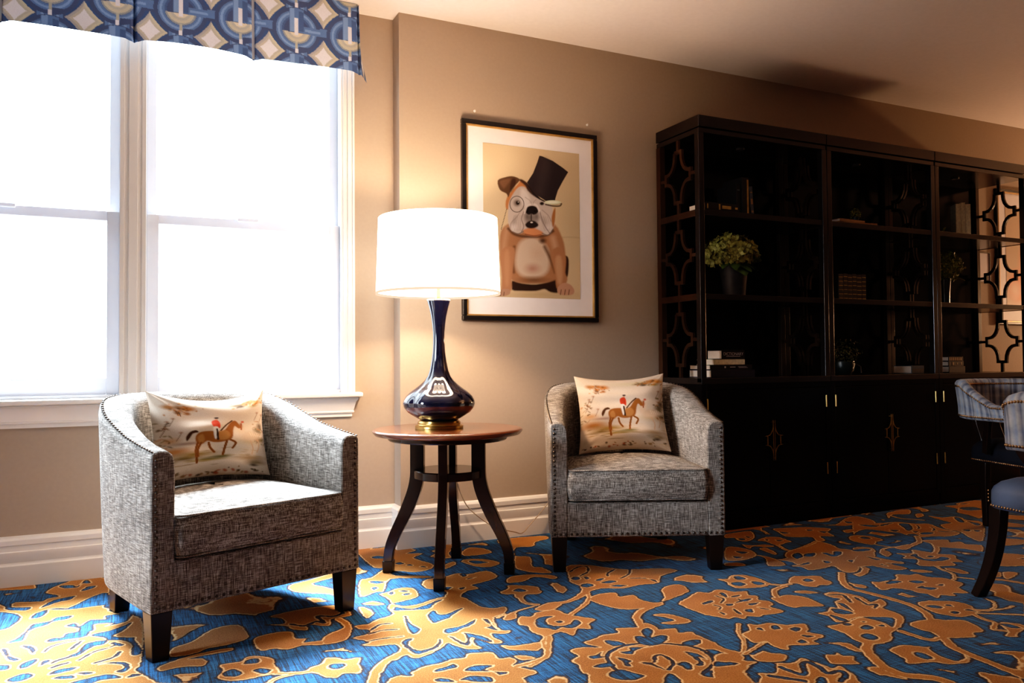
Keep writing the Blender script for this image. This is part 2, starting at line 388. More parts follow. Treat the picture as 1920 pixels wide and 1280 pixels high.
# --- fabric valance
def trellis(U, V):
    """U along the cloth, V up (metres) -> colour"""
    px, pz = .262, .228
    fu = (U/px) % 1.0; fv = (V/pz) % 1.0
    c = np.zeros(U.shape+(3,)); c[:] = srgb(66, 92, 138)[:3]
    def put(mask, col): c[mask] = srgb(*col)[:3]
    dx, dz = (fu-.5)*px, (fv-.5)*pz                                 # ring centre of the cell
    r = np.hypot(dx, dz*1.02)
    D, M_, L_, K = (74, 90, 128), (96, 128, 180), (128, 160, 208), (78, 102, 148)
    ab = np.abs(dx)
    col_ = ab < .060; put(col_, D); put(ab < .050, M_); put(ab < .036, L_); put(ab < .024, M_); put((ab < .016) & (dx > 0), K)
    hz_ = (np.abs(dz-.006) < .034) & (ab > .05); put(hz_, D); put((np.abs(dz-.006) < .020) & (ab > .05), M_)
    for R, c_ in ((.116, D), (.098, M_), (.090, L_), (.080, M_), (.070, K), (.060, D)): put(r < R, c_)
    put((r < .112) & (ab < .034) & (dz > -.01), M_); put((r < .112) & (np.abs(dx+.020) < .011) & (dz > -.01), L_); put((r < .100) & (dx > .010) & (dx < .034) & (dz > -.005), K)
    put((r < .116) & (np.abs(dz-.004) < .018) & (dx > .034), M_); put((r < .116) & (np.abs(dz-.004) < .006) & (dx > .040), L_)
    low = (dz < -.012); put((r < .068) & low, (150, 158, 164)); put((r < .060) & low, (196, 194, 178)); put((r < .046) & low, (182, 184, 178)); put((r < .034) & low, (218, 212, 194))
    put((ab < .009) & (dz > -.026) & (dz < .060), (228, 230, 240))
    put((ab < .006) & (dz < -.060), (178, 180, 172)); put((ab < .0075) & (dz < -.092), (226, 230, 240)); put((dx > .009) & (dx < .052) & (dz < -.080) & (dz > -.100), D)
    # concave diamonds on cell corners
    ex = np.minimum(fu, 1-fu)*px; ez = np.minimum(fv, 1-fv)*pz
    q = (ex/.078)**.82+(ez/.088)**.82
    put(q < 1.0, (170, 170, 174)); put((q < 1.0) & (fu < .5), (200, 198, 182)); put((q < .82) & (fu < .5), (186, 186, 178)); put((q < .82) & (fu >= .5), (188, 186, 178)); put(q < .64, (226, 228, 238))
    return c
VB = 2.415; ZT = H-.004
front = []                                                           # plan of the cloth: (u, x, y, tuck)
YV = 3.955; xs = []
for k in range(-2, 3):
    pass
def hem(x):                                                          # slight sag between the pleats
    t = ((x+.512)/.5135) % 1.0; return VB+.004-.014*abs(2*t-1)**3+.006*sin(7*x)
vx0, vx1 = -1.08, 1.03
nx = 760; nz = 120
U = np.linspace(0, vx1-vx0+.17, nx); ret = vx1-vx0
vr = empty('window_valance', ((vx0+vx1)/2, YV, ZT), 0, 'blue and white trellis patterned fabric valance with box pleats over the window', 'valance')
X = np.zeros((nz, nx)); Y = np.zeros((nz, nx)); Z = np.zeros((nz, nx))
tt = np.linspace(0, 1, nz)[:, None]                                   # 0 top, 1 hem
u = U[None, :]
xf = vx0+np.minimum(u, ret); back = np.maximum(u-ret, 0)
ph = ((xf+.512+.5135*8) % .5135); dpl = np.minimum(ph, .5135-ph)        # distance to a pleat
groove = np.exp(-(dpl/.006)**2)*.022*(u < ret)
flare = .012*tt**2*np.exp(-(np.minimum(dpl, .1)/.05)**2)
hemz = np.vectorize(hem)(xf)-np.exp(-((dpl-.012)/.02)**2)*.010*(u < ret)-.012*(back > .0)
X[:] = xf+back*.33*tt**1.2+.006*tt*(u >= ret)
Y[:] = -np.sin(np.clip(u, 0, ret)*9)*.003*tt+groove-flare-.012*tt
Y += back*.62
Z = (1-tt)*0+tt*(hemz-ZT)
P = np.stack([X-(vx0+vx1)/2, Y, Z], -1)
cv = trellis(np.broadcast_to(u+.166, X.shape)+0*tt, Z+.30)
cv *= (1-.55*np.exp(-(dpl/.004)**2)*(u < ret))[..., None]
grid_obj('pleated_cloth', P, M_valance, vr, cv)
MB().box((vx0-(vx0+vx1)/2+.01, .012, -.022), (vx1-(vx0+vx1)/2-.01, .110, -.002)).build('mounting_board', M_trim, vr, 0)
# inner lining so that the cloth has a back
lin = P.copy()[:, ::6]; lin[..., 1] += .006; lin[:, :, 2] *= .99
grid_obj('lining', lin, plain('valance lining', (.38, .40, .45, 1), .9, var=.03), vr)
# ------------------------------------------------------------------ carpet (woven pattern as a distance field on the floor mesh)
ZM = {'A': (1000, 1040, 4.8), 'B': (640, 1000, 4.5725), 'C': (1340, 1040, 5.334), 'D': (1600, 1040, 5.334), 'E': (300, 1060, 5.053), 'F': (0, 1060, 5.647), 'G': (1340, 930, 6.4), 'H': (1600, 930, 6.0)}
# each row: sheet, + motif / - ground showing through, p polygon or s<width mm> stroke, measured outline
RUG = """
F+p -150 240 1060 120 1160 260 1160 480 1500 560 1500 1000 1440 1100 1560 1180 1580 1300 -150 1300
F-p -100 280 160 255 370 240 400 190 760 150 560 230 490 290 600 310 620 330 500 350 440 380 160 390 130 440 320 440 270 475 90 470 50 440 0 410 -100 410
F-p 630 215 760 205 820 220 900 155 960 170 940 190 860 190 820 230 680 240
F-p 860 270 920 225 1010 215 980 240
F-p 430 450 560 370 790 320 740 360 600 390
F-p 510 465 620 450 720 450 830 400 1000 320 1150 290 1160 440 1100 440 1090 420 860 450 700 465
F-p 330 560 370 510 490 470 500 490 440 540
F-p -100 505 100 500 210 530 190 590 80 660 0 680 -100 690
F-p 100 810 200 760 300 670 360 620 530 590 600 550 760 530 700 570 560 590 500 625 380 660 290 700 250 780 180 805
F-p 230 850 320 850 370 880 350 935 320 890
F-p 20 890 70 890 100 960 210 995 130 1010 80 980
F-p 200 1085 230 1040 370 990 375 1020 280 1080
F-p -100 1060 80 1055 100 1080 40 1105 -100 1100
F-p 80 1215 130 1180 280 1140 350 1160 290 1200 140 1235
F-p 420 1060 460 1010 530 1000 480 1040
F-p 490 800 560 770 660 760 700 720 820 700 830 660 700 640 790 610 850 640 960 575 1110 570 1120 530 1280 510 1400 500 1340 590 1130 640 1200 610 1000 620 1000 680 950 700 900 750 720 780 550 805
F-p 960 735 1150 690 1300 640 1400 600 1300 690 1200 745 1350 760 1420 760 1430 800 1500 880 1480 940 1390 940 1400 830 1280 790 1150 790 1100 760
F-p 720 960 820 920 880 850 960 810 1130 790 1100 830 980 860 860 930 800 960
F-s8 470 910 560 850 800 790
F-s8 740 890 860 800
F-s8 840 1000 1000 910 1150 870 1240 830
F-s18 1200 820 1280 840
F-s11 1010 1030 1200 970 1270 910
F-s12 550 1030 620 1000 720 970
F-s12 550 1080 640 1050 710 1030
F-p 520 1150 620 1100 820 1075 760 1105 620 1140
F-p 820 1140 900 1125 1000 1135 900 1150
F-p 1050 1045 1200 1020 1350 1030 1370 1090 1300 1130 1230 1120 1310 1090 1300 1050 1150 1035
F-p 560 1195 660 1170 790 1165 760 1195
F-p 740 1242 900 1200 1080 1160 1220 1155 1280 1190 1080 1210 950 1250 700 1280
F-p 1350 1180 1420 1145 1500 1155 1400 1180
E+p 890 740 910 680 1060 640 1240 625 1280 690 1390 690 1360 730 1540 710 1540 750 1360 755 1210 795 1080 785 950 805
E+p 1540 740 1570 660 1720 600 1730 560 1650 510 1700 490 1800 540 1820 600 1790 680 1680 730
E+p 1010 560 1180 550 1150 500 1040 480 1300 420 1500 390 1700 380 1820 460 1720 490 1620 510 1610 570 1400 560 1400 610 1260 605 1180 570
E-s14 1240 555 1370 570 1480 530 1560 540 1490 480 1640 480 1730 450 1700 430
E+p 100 860 300 840 470 780 640 750 830 690 830 640 740 560 500 600 300 720 120 780
E-p 280 860 380 820 560 815 480 840 330 870
E+p 0 1000 200 960 400 950 450 910 400 880 280 880 540 830 700 800 640 780 300 850 0 950
E+p 540 1060 600 1000 570 940 760 910 840 860 980 860 1080 890 1080 930 1130 980 1130 1020 1050 1030 800 1080 650 1090
E-p 590 1040 620 1000 700 980 780 1010 720 1050
E-p 790 930 830 890 930 880 930 920 850 930
E-p 880 1000 950 970 1050 990 1000 1025
E+s24 1100 1020 1280 1020 1430 1000
E+p 1400 1000 1430 960 1530 930 1560 880 1680 870 1750 890 1900 870 1890 930 1920 980 1880 1020 1740 1020 1680 1060 1570 1060 1500 1030
E-p 1590 960 1650 930 1760 930 1720 970 1650 980
E+s20 1000 1130 1120 1060 1250 1030
E+p 1850 570 2000 560 2000 600 1880 600
E+p 1830 680 2000 660 2000 700 1860 700
E+p 1220 190 1400 140 1680 60 1680 100 1450 170 1560 200 1680 240 1690 300 1600 270 1280 250
B+p 430 600 520 620 640 610 760 570 860 545 960 540 1060 550 1130 590 1200 625 1300 640 1400 625 1420 650 1390 690 1310 720 1340 800 1390 830 1450 830 1440 850 1370 860 1290 855 1310 890 1390 930 1300 945 1220 920 1140 900 1150 950 1210 985 1100 990 1000 970 920 940 860 980 740 1040 620 1070 560 1040 480 1080 420 1100 360 1180 330 1300 220 1300 250 1180 340 1090 450 1030 500 1000 460 950 300 965 170 955 240 930 110 890 200 870 250 830 100 800 200 790 300 740 420 700 440 680 400 640
B-p 450 640 480 630 600 645 700 620 830 570 880 565 800 600 760 640 680 650 560 655 460 660
B-p 740 700 790 660 830 690 900 690 1000 650 1040 640 950 700 930 720 860 745 790 765
B-p 540 710 560 715 590 770 680 820 620 860 580 830 560 780
B-p 520 940 560 905 610 900 570 950 650 1000 760 985 830 940 840 905 860 920 830 970 740 1010 630 1030
B-p 890 820 1000 800 1080 770 1150 735 1120 780 1040 810 980 840 900 855
B-p 920 880 960 890 1060 940 1080 890 1050 850 1120 860 1220 880 1300 930 1180 910 1110 890 1090 960 1000 930
B-p 1210 730 1260 740 1300 800 1350 830 1240 805 1290 790
B-s9 250 830 330 780 420 770
B-s9 240 860 350 830 480 820
B-s9 200 930 350 900 520 880
B+p 180 600 280 580 370 605 280 615
B+p 150 640 200 630 280 680 210 725
B+p 160 400 250 380 340 320 380 290 280 290 160 190 160 150 350 120 480 110 640 140 560 170 700 170 620 210 780 260 770 300 640 330 500 320 420 330 470 360 640 360 780 370 700 380 420 390 370 490 300 500 160 540
B-p 150 280 200 265 270 310 250 360 210 390 150 370
B-p 240 410 300 405 370 415 300 430
B-p 260 470 290 455 310 465 280 485
B-p 460 255 500 245 540 258 490 265
B-p 560 270 590 262 610 275
B-p 670 285 700 278 730 288
B-p 260 200 330 190 420 210 300 215
B+p 330 520 400 500 480 470 600 465 650 500 650 545 480 590 430 600 400 560
B-p 410 510 440 498 450 510 425 525
B-p 500 490 540 485 570 495 530 500
B-p 530 520 580 510 590 518 550 528
B+p 690 430 740 390 880 370 1000 340 1080 350 1240 320 1340 360 1300 390 1200 420 1120 440 1180 470 1080 490 1030 530 1040 570 1000 640 900 670 850 640 870 560 900 500 800 480 730 470
B-p 1020 350 1050 345 1080 360 1040 370
B-p 1080 385 1150 375 1090 390
B-p 890 460 950 460 900 485
B-p 1010 465 1060 460 1030 480
B+p 880 270 960 240 980 265 900 300 880 300
B+p 1030 240 1080 220 1230 220 1360 250 1280 285 1150 280
B-p 1090 235 1160 232 1260 245 1150 260
B+p 1030 160 1100 120 1230 130 1290 160 1200 180 1060 190
B+p 1340 60 1700 20 1780 40 1670 70 1640 110 1500 120 1490 190 1620 200 1640 280 1720 290 1800 340 1500 300 1480 150
B+p 1420 420 1450 370 1640 350 1829 360 1829 390 1660 370 1560 410
B+p 1360 500 1430 470 1430 445 1560 445 1680 455 1700 480 1720 500 1670 520 1590 520 1560 550 1490 550 1480 520 1400 520
B-p 1470 490 1520 470 1590 490 1530 500
B+s24 1530 540 1570 590 1680 610
B+p 1670 640 1760 600 1900 590 1829 650 1720 660
B+p 1390 740 1420 690 1600 630 1680 620 1510 670 1510 710 1480 735
B+s16 1340 720 1400 690
B+p 1370 960 1500 960 1700 930 1730 960 1690 1000 1600 1000 1440 995
B+s26 1780 880 1770 1000 1730 1070 1500 1140
B+p 1470 1050 1580 1045 1670 1070 1560 1085
B+p 640 1170 700 1140 850 1110 930 1080 1060 1060 1080 1030 1180 1020 1300 1020 1350 1070 1440 1060 1510 1090 1470 1130 1560 1150 1680 1190 1560 1240 1520 1310 450 1310 470 1220 600 1220 590 1190
B-p 800 1170 900 1140 960 1115 990 1140 930 1160 820 1185
B-p 1060 1170 1140 1130 1300 1130 1220 1170 1420 1190 1360 1210 1300 1180 1120 1180
B-p 1030 1250 1110 1220 1280 1230 1290 1270 1150 1270 1060 1255
B-p 810 1245 880 1240 980 1270 830 1270
B-p 330 1300 340 1200 390 1165 400 1200 380 1300
A+p -122 555 -20 555 20 520 120 500 200 490 300 530 390 550 560 580 500 620 520 665 400 665 360 725 240 690 110 740 60 720 -20 690 -60 640 -140 620
A-p 20 600 60 560 180 550 120 580 130 620 220 640 330 620 370 580 430 610 350 660 260 650 200 675 130 660 40 650
A-p 200 600 235 590 270 600 235 612
A+s22 110 740 90 800 130 880 60 950 -30 1000
A+s22 330 540 430 470 500 400 480 330 440 290
A+p 20 480 130 430 300 410 420 340 440 290 520 310 480 360 350 420 180 460 90 500 30 495
A+p 300 100 480 90 720 120 870 130 1150 120 1300 140 1150 190 1130 250 950 270 800 300 620 300 480 330 420 280 330 240 310 170
A-p 340 210 380 195 425 210 380 228
A-p 420 275 480 255 550 272 480 292
A-p 610 250 680 230 750 235 690 255
A-p 560 230 600 212 640 212 600 232
A-p 690 278 770 268 845 275 770 286
A-p 455 200 480 195 505 210 480 220
A-s9 330 150 400 110 480 105 490 150 420 190
A-s9 730 130 670 165 670 190
A-s9 870 120 860 170 790 210
A-p 860 210 1000 205 1080 235 1120 245 1060 215
A+p 500 390 600 350 740 340 780 375 900 360 960 400 1090 430 1180 420 1100 470 1000 480 840 490 700 470 560 430
A+s32 1140 440 1000 490 930 550 960 620 1000 680
A+p 1070 540 1200 530 1400 580 1400 610 1250 625 1150 610 1280 590 1180 560
A+p 740 660 950 650 1000 610 1100 640 1140 670 1280 660 1310 700 1430 690 1470 720 1620 730 1640 790 1750 850 1850 870 1900 930 1880 990 1960 1000 1900 1060 1900 1180 620 1180 500 1080 440 1060 400 990 340 950 400 910 330 860 440 830 600 830 450 790 560 750 620 720 760 700
A-p 1030 655 1080 690 1060 740 1150 720 1210 740 1160 800 1020 815 950 790 910 740 960 730 1010 740 970 690
A-p 640 775 720 770 830 800 720 820
A-p 1340 790 1420 765 1510 765 1480 810 1370 815
A-s13 960 1090 760 1040 680 960 680 880 850 810 1150 795 1450 830 1600 910 1620 980 1520 1070
A-p 790 870 870 860 870 830 1000 830 1060 820 930 850 890 890 800 885
A-p 750 920 880 950 850 970 890 1000 830 1000 810 960
A-s12 1090 960 1100 910 1150 900 1200 920 1260 970 1220 1030
A-p 960 970 1060 970 1180 1030 1090 1000
A-p 1290 980 1380 960 1440 1020 1390 1030 1340 1000
A-p 1370 870 1480 890 1560 940 1490 920 1540 990 1470 990 1490 960 1440 925
A-p 1190 1180 1190 1090 1230 1065 1300 1100 1340 1180
A-p 500 910 560 900 620 870 600 910 660 915 540 935
A-p 540 1000 680 970 740 1000 600 1015
A-p 670 1070 790 1030 900 1060 1000 1090 900 1125 740 1115
A-p 1550 860 1620 850 1760 900 1650 910
A-p 1630 990 1700 965 1860 975 1720 1005
A-p 1520 1080 1580 1040 1710 1055 1620 1100
A-p 1480 680 1650 690 1800 730 1880 800 1870 850 1780 830 1620 780 1480 720
A+p 1150 310 1240 270 1340 270 1400 320 1380 340 1230 400 1150 420 1180 380
C+p -260 420 -170 370 -60 380 0 350 100 350 200 370 320 360 340 400 430 410 440 450 530 460 590 490 560 520 700 560 600 590 490 600 450 620 330 610 300 640 200 620 150 640 40 620 -80 600 -200 560 -300 520 -360 480
C-p 50 380 90 380 130 420 90 415
C-p 160 415 240 400 250 410 180 425
C-p 260 450 350 435 360 445 300 465
C-p 330 490 440 475 380 505
C-p 110 495 150 486 190 490 150 510
C-p 190 535 270 590 220 580
C-p 300 550 370 540 380 575 330 570
C-p 50 570 110 590 90 600
C-p 430 520 550 545 470 540
C-p -120 480 -40 455 -20 470 -100 495
C-s8 20 410 90 440 60 480
C-s8 0 500 60 520 50 545
C-s8 240 440 270 460 220 475
C+p 20 240 130 240 160 205 280 200 430 230 520 270 560 290 480 320 330 330 220 330 140 300 120 270
C-p 190 220 240 210 320 240 230 250
C-p 160 280 250 270 310 290 270 310 200 305
C-p 360 270 430 265 510 290 430 300
C+s20 520 290 650 300 760 290
C+p 740 280 750 240 800 210 900 215 960 210 1050 210 1090 240 1170 270 1140 300 1050 300 1020 320 900 310 830 285
C-p 880 250 930 235 990 255 930 270
C+s26 700 310 600 350 620 420 720 470
C+p 560 430 640 420 720 400 900 420 1000 460 1090 510 900 515 780 525 650 480
C+p 790 370 900 355 1050 380 900 385
C+p 640 50 740 20 820 -40 1000 -60 1300 -60 1450 -20 1430 40 1380 60 1430 110 1540 130 1530 180 1450 215 1380 190 1270 170 1170 120 1060 140 940 150 870 120 760 110 830 90 720 60
C-p 1160 120 1190 110 1280 165 1390 175 1450 140 1430 110 1470 140 1420 185 1280 185
C-p 840 90 840 60 960 80 880 100
C-p 1080 50 1160 60 1150 80 1090 70
C+s32 1270 180 1280 260 1350 330 1500 370 1700 420
C+p 1330 270 1420 320 1520 330 1490 300 1400 290
C+p 1090 390 1180 370 1320 385 1480 420 1560 470 1660 440 1720 490 1680 530 1770 560 1880 610 1890 680 1840 740 1770 780 1780 840 1700 880 1590 890 1480 880 1380 840 1290 780 1130 720 1200 700 1330 670 1380 640 1340 660 1220 670 1140 610 1020 580 1120 570 1150 520 1230 530 1200 470 1260 440 1160 420
C-s13 1140 400 1280 400 1360 470
C-s11 1400 420 1500 480 1540 500 1620 490 1600 530
C-p 1170 540 1260 540 1390 580 1300 595 1200 575
C-p 1150 600 1220 610 1350 660 1250 655
C-p 1230 480 1300 490 1380 560 1290 520
C-p 1390 640 1450 620 1560 640 1700 680 1780 720 1800 640 1700 620 1480 620
C-p 1280 690 1330 680 1380 695 1330 708
C-p 1460 720 1520 700 1590 725 1540 748 1480 740
C-p 1620 705 1680 695 1700 715
C-p 1460 800 1530 785 1640 820 1600 850 1510 840
C-p 1470 665 1510 665 1490 672
C+s38 1540 880 1520 950 1620 1060 1707 1130
C+p 1100 880 1330 880 1430 930 1510 970 1400 960 1250 900
C+p 330 690 420 700 540 680 640 690 720 700 900 690 940 740 930 770 1100 805 990 860 1050 890 900 900 750 905 740 950 600 920 520 870 400 880 330 840 270 790 350 750
C-p 560 720 610 700 660 735 600 745
C-p 750 740 800 720 860 735 820 765
C-p 420 740 450 725 495 755
C-p 870 800 990 810 930 825
C-p 830 860 870 845 930 875 860 880
C+s18 240 690 240 780 290 850 290 950 230 1000
C+s18 520 860 400 930 300 990
C+p 340 990 400 1000 480 960 560 980 700 990 720 1030 690 1060 580 1070 430 1060
C+p 0 1000 250 1000 280 1050 420 1070 340 1110 350 1130 270 1160 330 1190 250 1210 300 1250 100 1300 0 1300
C-p 0 1070 120 1070 250 1085 80 1115 0 1110
C+p 870 1030 1000 1070 1120 1110 1180 1130 1260 1110 1320 1150 1400 1200 1430 1250 1400 1300 520 1300 460 1220 440 1180 600 1180 620 1100 590 1080 760 1080 820 1060
C-s20 560 1210 700 1230 900 1260
C-s20 660 1120 780 1170 900 1190 880 1100 920 1070 1030 1110 1130 1180 1250 1160 1310 1200 1260 1260
C-p 1020 1240 1060 1215 1120 1250 1130 1300 1020 1300
C+p 1100 1000 1200 1000 1230 980 1290 1010 1390 1010 1400 1050 1450 1090 1300 1090 1180 1090 1130 1050
C+p 1530 1120 1707 1130 1707 1200 1620 1190
D+s32 313 420 450 460 600 510 720 580 780 650
D+p 180 270 250 270 430 240 420 195 560 200 640 190 740 220 900 230 1020 260 1110 290 1060 330 1150 380 1000 380 1020 410 880 400 840 430 740 390 640 375 560 350 400 330 330 350 260 340
D-p 330 275 390 255 480 265 420 285 350 290
D-p 550 265 640 255 720 270 640 285
D-p 630 330 690 310 720 320 840 330 780 350 700 335
D-p 840 300 900 290 890 310
D+s42 320 1130 500 1200 800 1230 1000 1290
D+p 560 680 780 640 920 650 1080 650 1180 680 1310 760 1200 780 1220 820 960 830 860 820 770 770 650 740
D+s36 900 830 1000 920 1150 990 1350 1070 1550 1150 1740 1230
D+p 640 490 720 460 880 460 1050 470 1180 510 1230 545 1400 540 1400 560 1260 570 1200 600 1080 620 920 600 800 570
D-p 720 510 800 500 900 520 840 535
D-p 970 570 1010 562 1060 575 1010 588
D-p 920 505 960 495 1000 515
D-p 1120 550 1160 542 1230 565
D+s22 1200 590 1300 640 1420 680 1400 740 1520 760
D+s14 1260 560 1500 540 1600 510
D+s16 1230 580 1450 590 1740 600
D+s14 1330 440 1400 470 1420 510 1390 540
D+p 1450 680 1600 680 1740 720 1640 790 1640 820 1520 810 1540 760
D-p 1460 690 1560 690 1680 730 1580 730
D+p 360 950 500 900 700 920 770 920 760 940 850 1000 950 1040 1050 1060 1110 1020 1090 970 1180 1040 1120 1080 950 1090 800 1070 560 1090 500 1030
D-p 600 975 680 975 800 1030 740 1045 640 1015
D+s26 470 760 650 820 780 850 860 830
D+p 1400 980 1500 960 1700 970 1740 1000 1640 1080 1560 1095 1640 1060 1600 1010 1530 990
D+p 1640 1080 1740 1000 1740 1200 1620 1150
D+p 1240 1180 1330 1180 1380 1215 1500 1210 1740 1250 1740 1300 1350 1300
D+p 130 1130 300 1150 450 1200 560 1250 400 1220 220 1180
D+p 380 60 490 70 370 90 540 130 430 150 200 110 0 60 0 0 200 20 300 50
D-s8 40 30 200 60 330 110
D-s8 100 20 250 60 420 100
D+s18 800 100 900 150 1000 190 1010 240 960 260
D+p 560 150 700 150 800 170 650 175
D+p 900 130 1050 140 1160 185 1040 180
D+s16 1020 220 1200 240
D+p 1400 30 1600 30 1740 60 1580 110 1500 80 1400 110
D+p 1380 190 1470 170 1480 215 1390 220
D+p 1500 170 1650 180 1560 240 1500 220
D+s28 1350 240 1500 250 1740 290
G+p 120 460 230 440 430 420 480 490 400 540 280 530 240 500 130 500
G-p 280 510 330 505 370 520 320 528
G-p 370 480 430 490 400 500
G+p 510 530 620 490 760 490 860 520 920 545 850 560 770 590 680 570 600 540
G-p 600 515 640 520 630 535
G-p 740 525 820 530 770 540
G+p 330 580 450 590 600 580 720 600 620 610 470 600 420 630
G+p 540 630 620 620 740 680 720 700 600 660
G+s22 760 590 850 640 940 650 1060 610 1160 570 1220 540
G+p 840 720 860 670 960 640 1100 600 1200 560 1240 540 1400 580 1500 630 1600 650 1700 660 1860 620 1900 640 1900 832 1300 832 1180 780 1000 820 900 770 740 760 880 745
G-p 1090 690 1200 680 1180 720 1070 720
G-p 1290 680 1400 720 1480 715 1530 670 1430 660 1420 700 1350 680
G-p 1300 770 1400 790 1330 800
G-p 1600 770 1700 760 1720 710 1820 730 1700 800
G-p 950 690 1010 680 1060 720 990 750 930 720
G+p 700 390 900 380 1100 370 1390 390 1350 430 1440 480 1270 480 1330 530 1230 540 1160 490 1000 490 850 480 760 430
G-p 780 425 890 440 830 450
G-p 1100 400 1180 405 1130 415
G-p 1250 420 1350 425 1310 440
G+p 1250 340 1450 340 1560 270 1700 240 1900 290 1920 350 1700 345 1500 355
G-p 1560 300 1670 315 1600 325
G+p 1540 410 1700 390 1740 400 1600 440
G+p 1610 490 1700 470 1920 490 1920 580 1760 560 1640 530
G-p 1720 495 1800 490 1850 505 1770 515
G+p 130 620 260 610 440 650 500 700 450 740 300 770 130 760
G-p 250 660 400 670 330 690
G-p 220 720 330 730 260 745
G+p 460 700 560 710 690 740 830 800 830 832 640 832 600 740
G+p 130 800 300 800 370 832 130 832
H+p 0 240 180 260 170 300 330 300 500 290 700 310 850 310 980 360 1200 410 1080 450 900 450 760 460 620 440 520 410 400 400 150 370 40 400 0 420
H-p 60 320 300 330 200 345
H-p 310 320 430 300 420 310 320 335
H-p 510 310 620 310 670 360 620 390 560 350
H-p 600 430 680 425 740 440 670 450
H-p 760 410 890 405 880 425 770 430
H-p 410 380 510 380 470 400
H-p 670 395 730 395 700 410
H-p 950 390 1150 400 1000 400
H-s9 880 350 910 370 890 390
H-s9 720 330 740 350 730 365
H+s30 720 450 740 510 680 540 590 580
H+p 460 580 560 550 680 540 600 600
H+s18 470 570 340 590 310 640
H+p 290 630 330 600 430 640 390 680 330 660
H+p 0 440 180 450 340 490 250 510 200 520 100 500 0 490
H-p 70 465 130 455 200 475 130 480
H+s14 150 510 280 550 420 570
H+p 770 500 900 490 1060 490 1090 520 1200 510 1270 540 1440 550 1450 620 1250 590 960 570 900 540
H+s28 900 520 940 590 910 650
H+p 480 640 660 640 660 600 850 630 960 650 1140 660 1160 700 1240 740 1110 740 1140 780 740 780 720 710 560 700 580 670
H-p 640 670 700 645 740 680 820 705 940 700 990 680 1080 695 1040 720 900 730 750 710 690 680
H-p 830 678 870 668 910 680 870 688
H+p 700 200 770 195 790 220 720 240
H+s18 420 220 540 250 680 260 790 270
H+p 380 190 500 160 630 150 630 200 450 205 400 250 380 220
H+p 840 220 1000 240 1100 230 1200 235 1280 270 1460 300 1460 500 1300 460 1200 400 1050 370 980 320 1100 300 960 260
H-p 1130 240 1190 240 1250 290 1190 290
H-p 1280 280 1430 310 1400 330 1340 310
H-p 1230 380 1310 375 1300 395
H-p 1350 380 1430 385 1400 400
H+p 1030 110 1180 100 1160 80 1450 50 1450 240 1300 210 1170 180 1170 140
H-p 1190 130 1350 120 1450 150 1280 160
H-p 1200 85 1300 80 1240 92
H+p 1650 290 1920 320 1900 350 1650 330
H+p 1640 480 1920 490 1900 540 1650 550
H+p 1610 640 1920 660 1890 700 1600 690
H+p 1600 700 1900 740 1920 780 1600 780
H+p 0 580 180 575 250 610 220 640 100 660 0 700
H-p 0 600 150 590 200 605 100 620 0 615
H+p 0 720 50 660 150 655 330 700 560 745 540 760 400 750 200 780 0 780
H-p 160 680 300 710 250 715
"""
fx = np.arange(-.95, 5.30, .005); fy = np.arange(1.62, 4.09, .005)
gx = np.concatenate([np.linspace(XL-.05, -.97, 30), fx, np.linspace(5.33, XE+.05, 40)]); gy = np.concatenate([np.linspace(YB-.05, 1.60, 70), fy, [YW+.1]])
GX, GY = np.meshgrid(gx, gy)
# generic scrolls for the parts of the room the photo does not show
S = np.sin(GX*9+2*np.sin(GY*4))*np.cos(GY*8+1.7*np.sin(GX*5))+.45*np.sin(GX*23+GY*7)*np.sin(GY*21-GX*6)
SD = (.12-S)*.045
hull = poly_sd(GX, GY, on_floor([(0, 1100), (190, 1078), (760, 1031), (1030, 998), (1363, 998), (1789, 941), (1920, 925), (1920, 1280), (0, 1280)]))
SD = np.where(hull < .0, .08, SD)
for row in RUG.strip().splitlines():
    head, *nums = row.split(); x0, y0, s = ZM[head[0]]
    q = np.array(nums, float).reshape(-1, 2)/s+(x0, y0); q[:, 1] = np.maximum(q[:, 1], 900)
    w = on_floor(q)
    wd = float(head[3:])/1000 if head[2] == 's' else 0
    w = smooth_open(w, 4) if wd else smooth_closed(w, 3)
    mg = .07+wd
    ix = np.searchsorted(gx, [w[:, 0].min()-mg, w[:, 0].max()+mg]); iy = np.searchsorted(gy, [w[:, 1].min()-mg, w[:, 1].max()+mg])
    if ix[1] <= ix[0] or iy[1] <= iy[0]: continue
    sl = (slice(iy[0], iy[1]), slice(ix[0], ix[1]))
    d = line_sd(GX[sl], GY[sl], w)-wd/2 if wd else poly_sd(GX[sl], GY[sl], w)
    SD[sl] = np.minimum(SD[sl], d) if head[1] == '+' else np.maximum(SD[sl], -d)
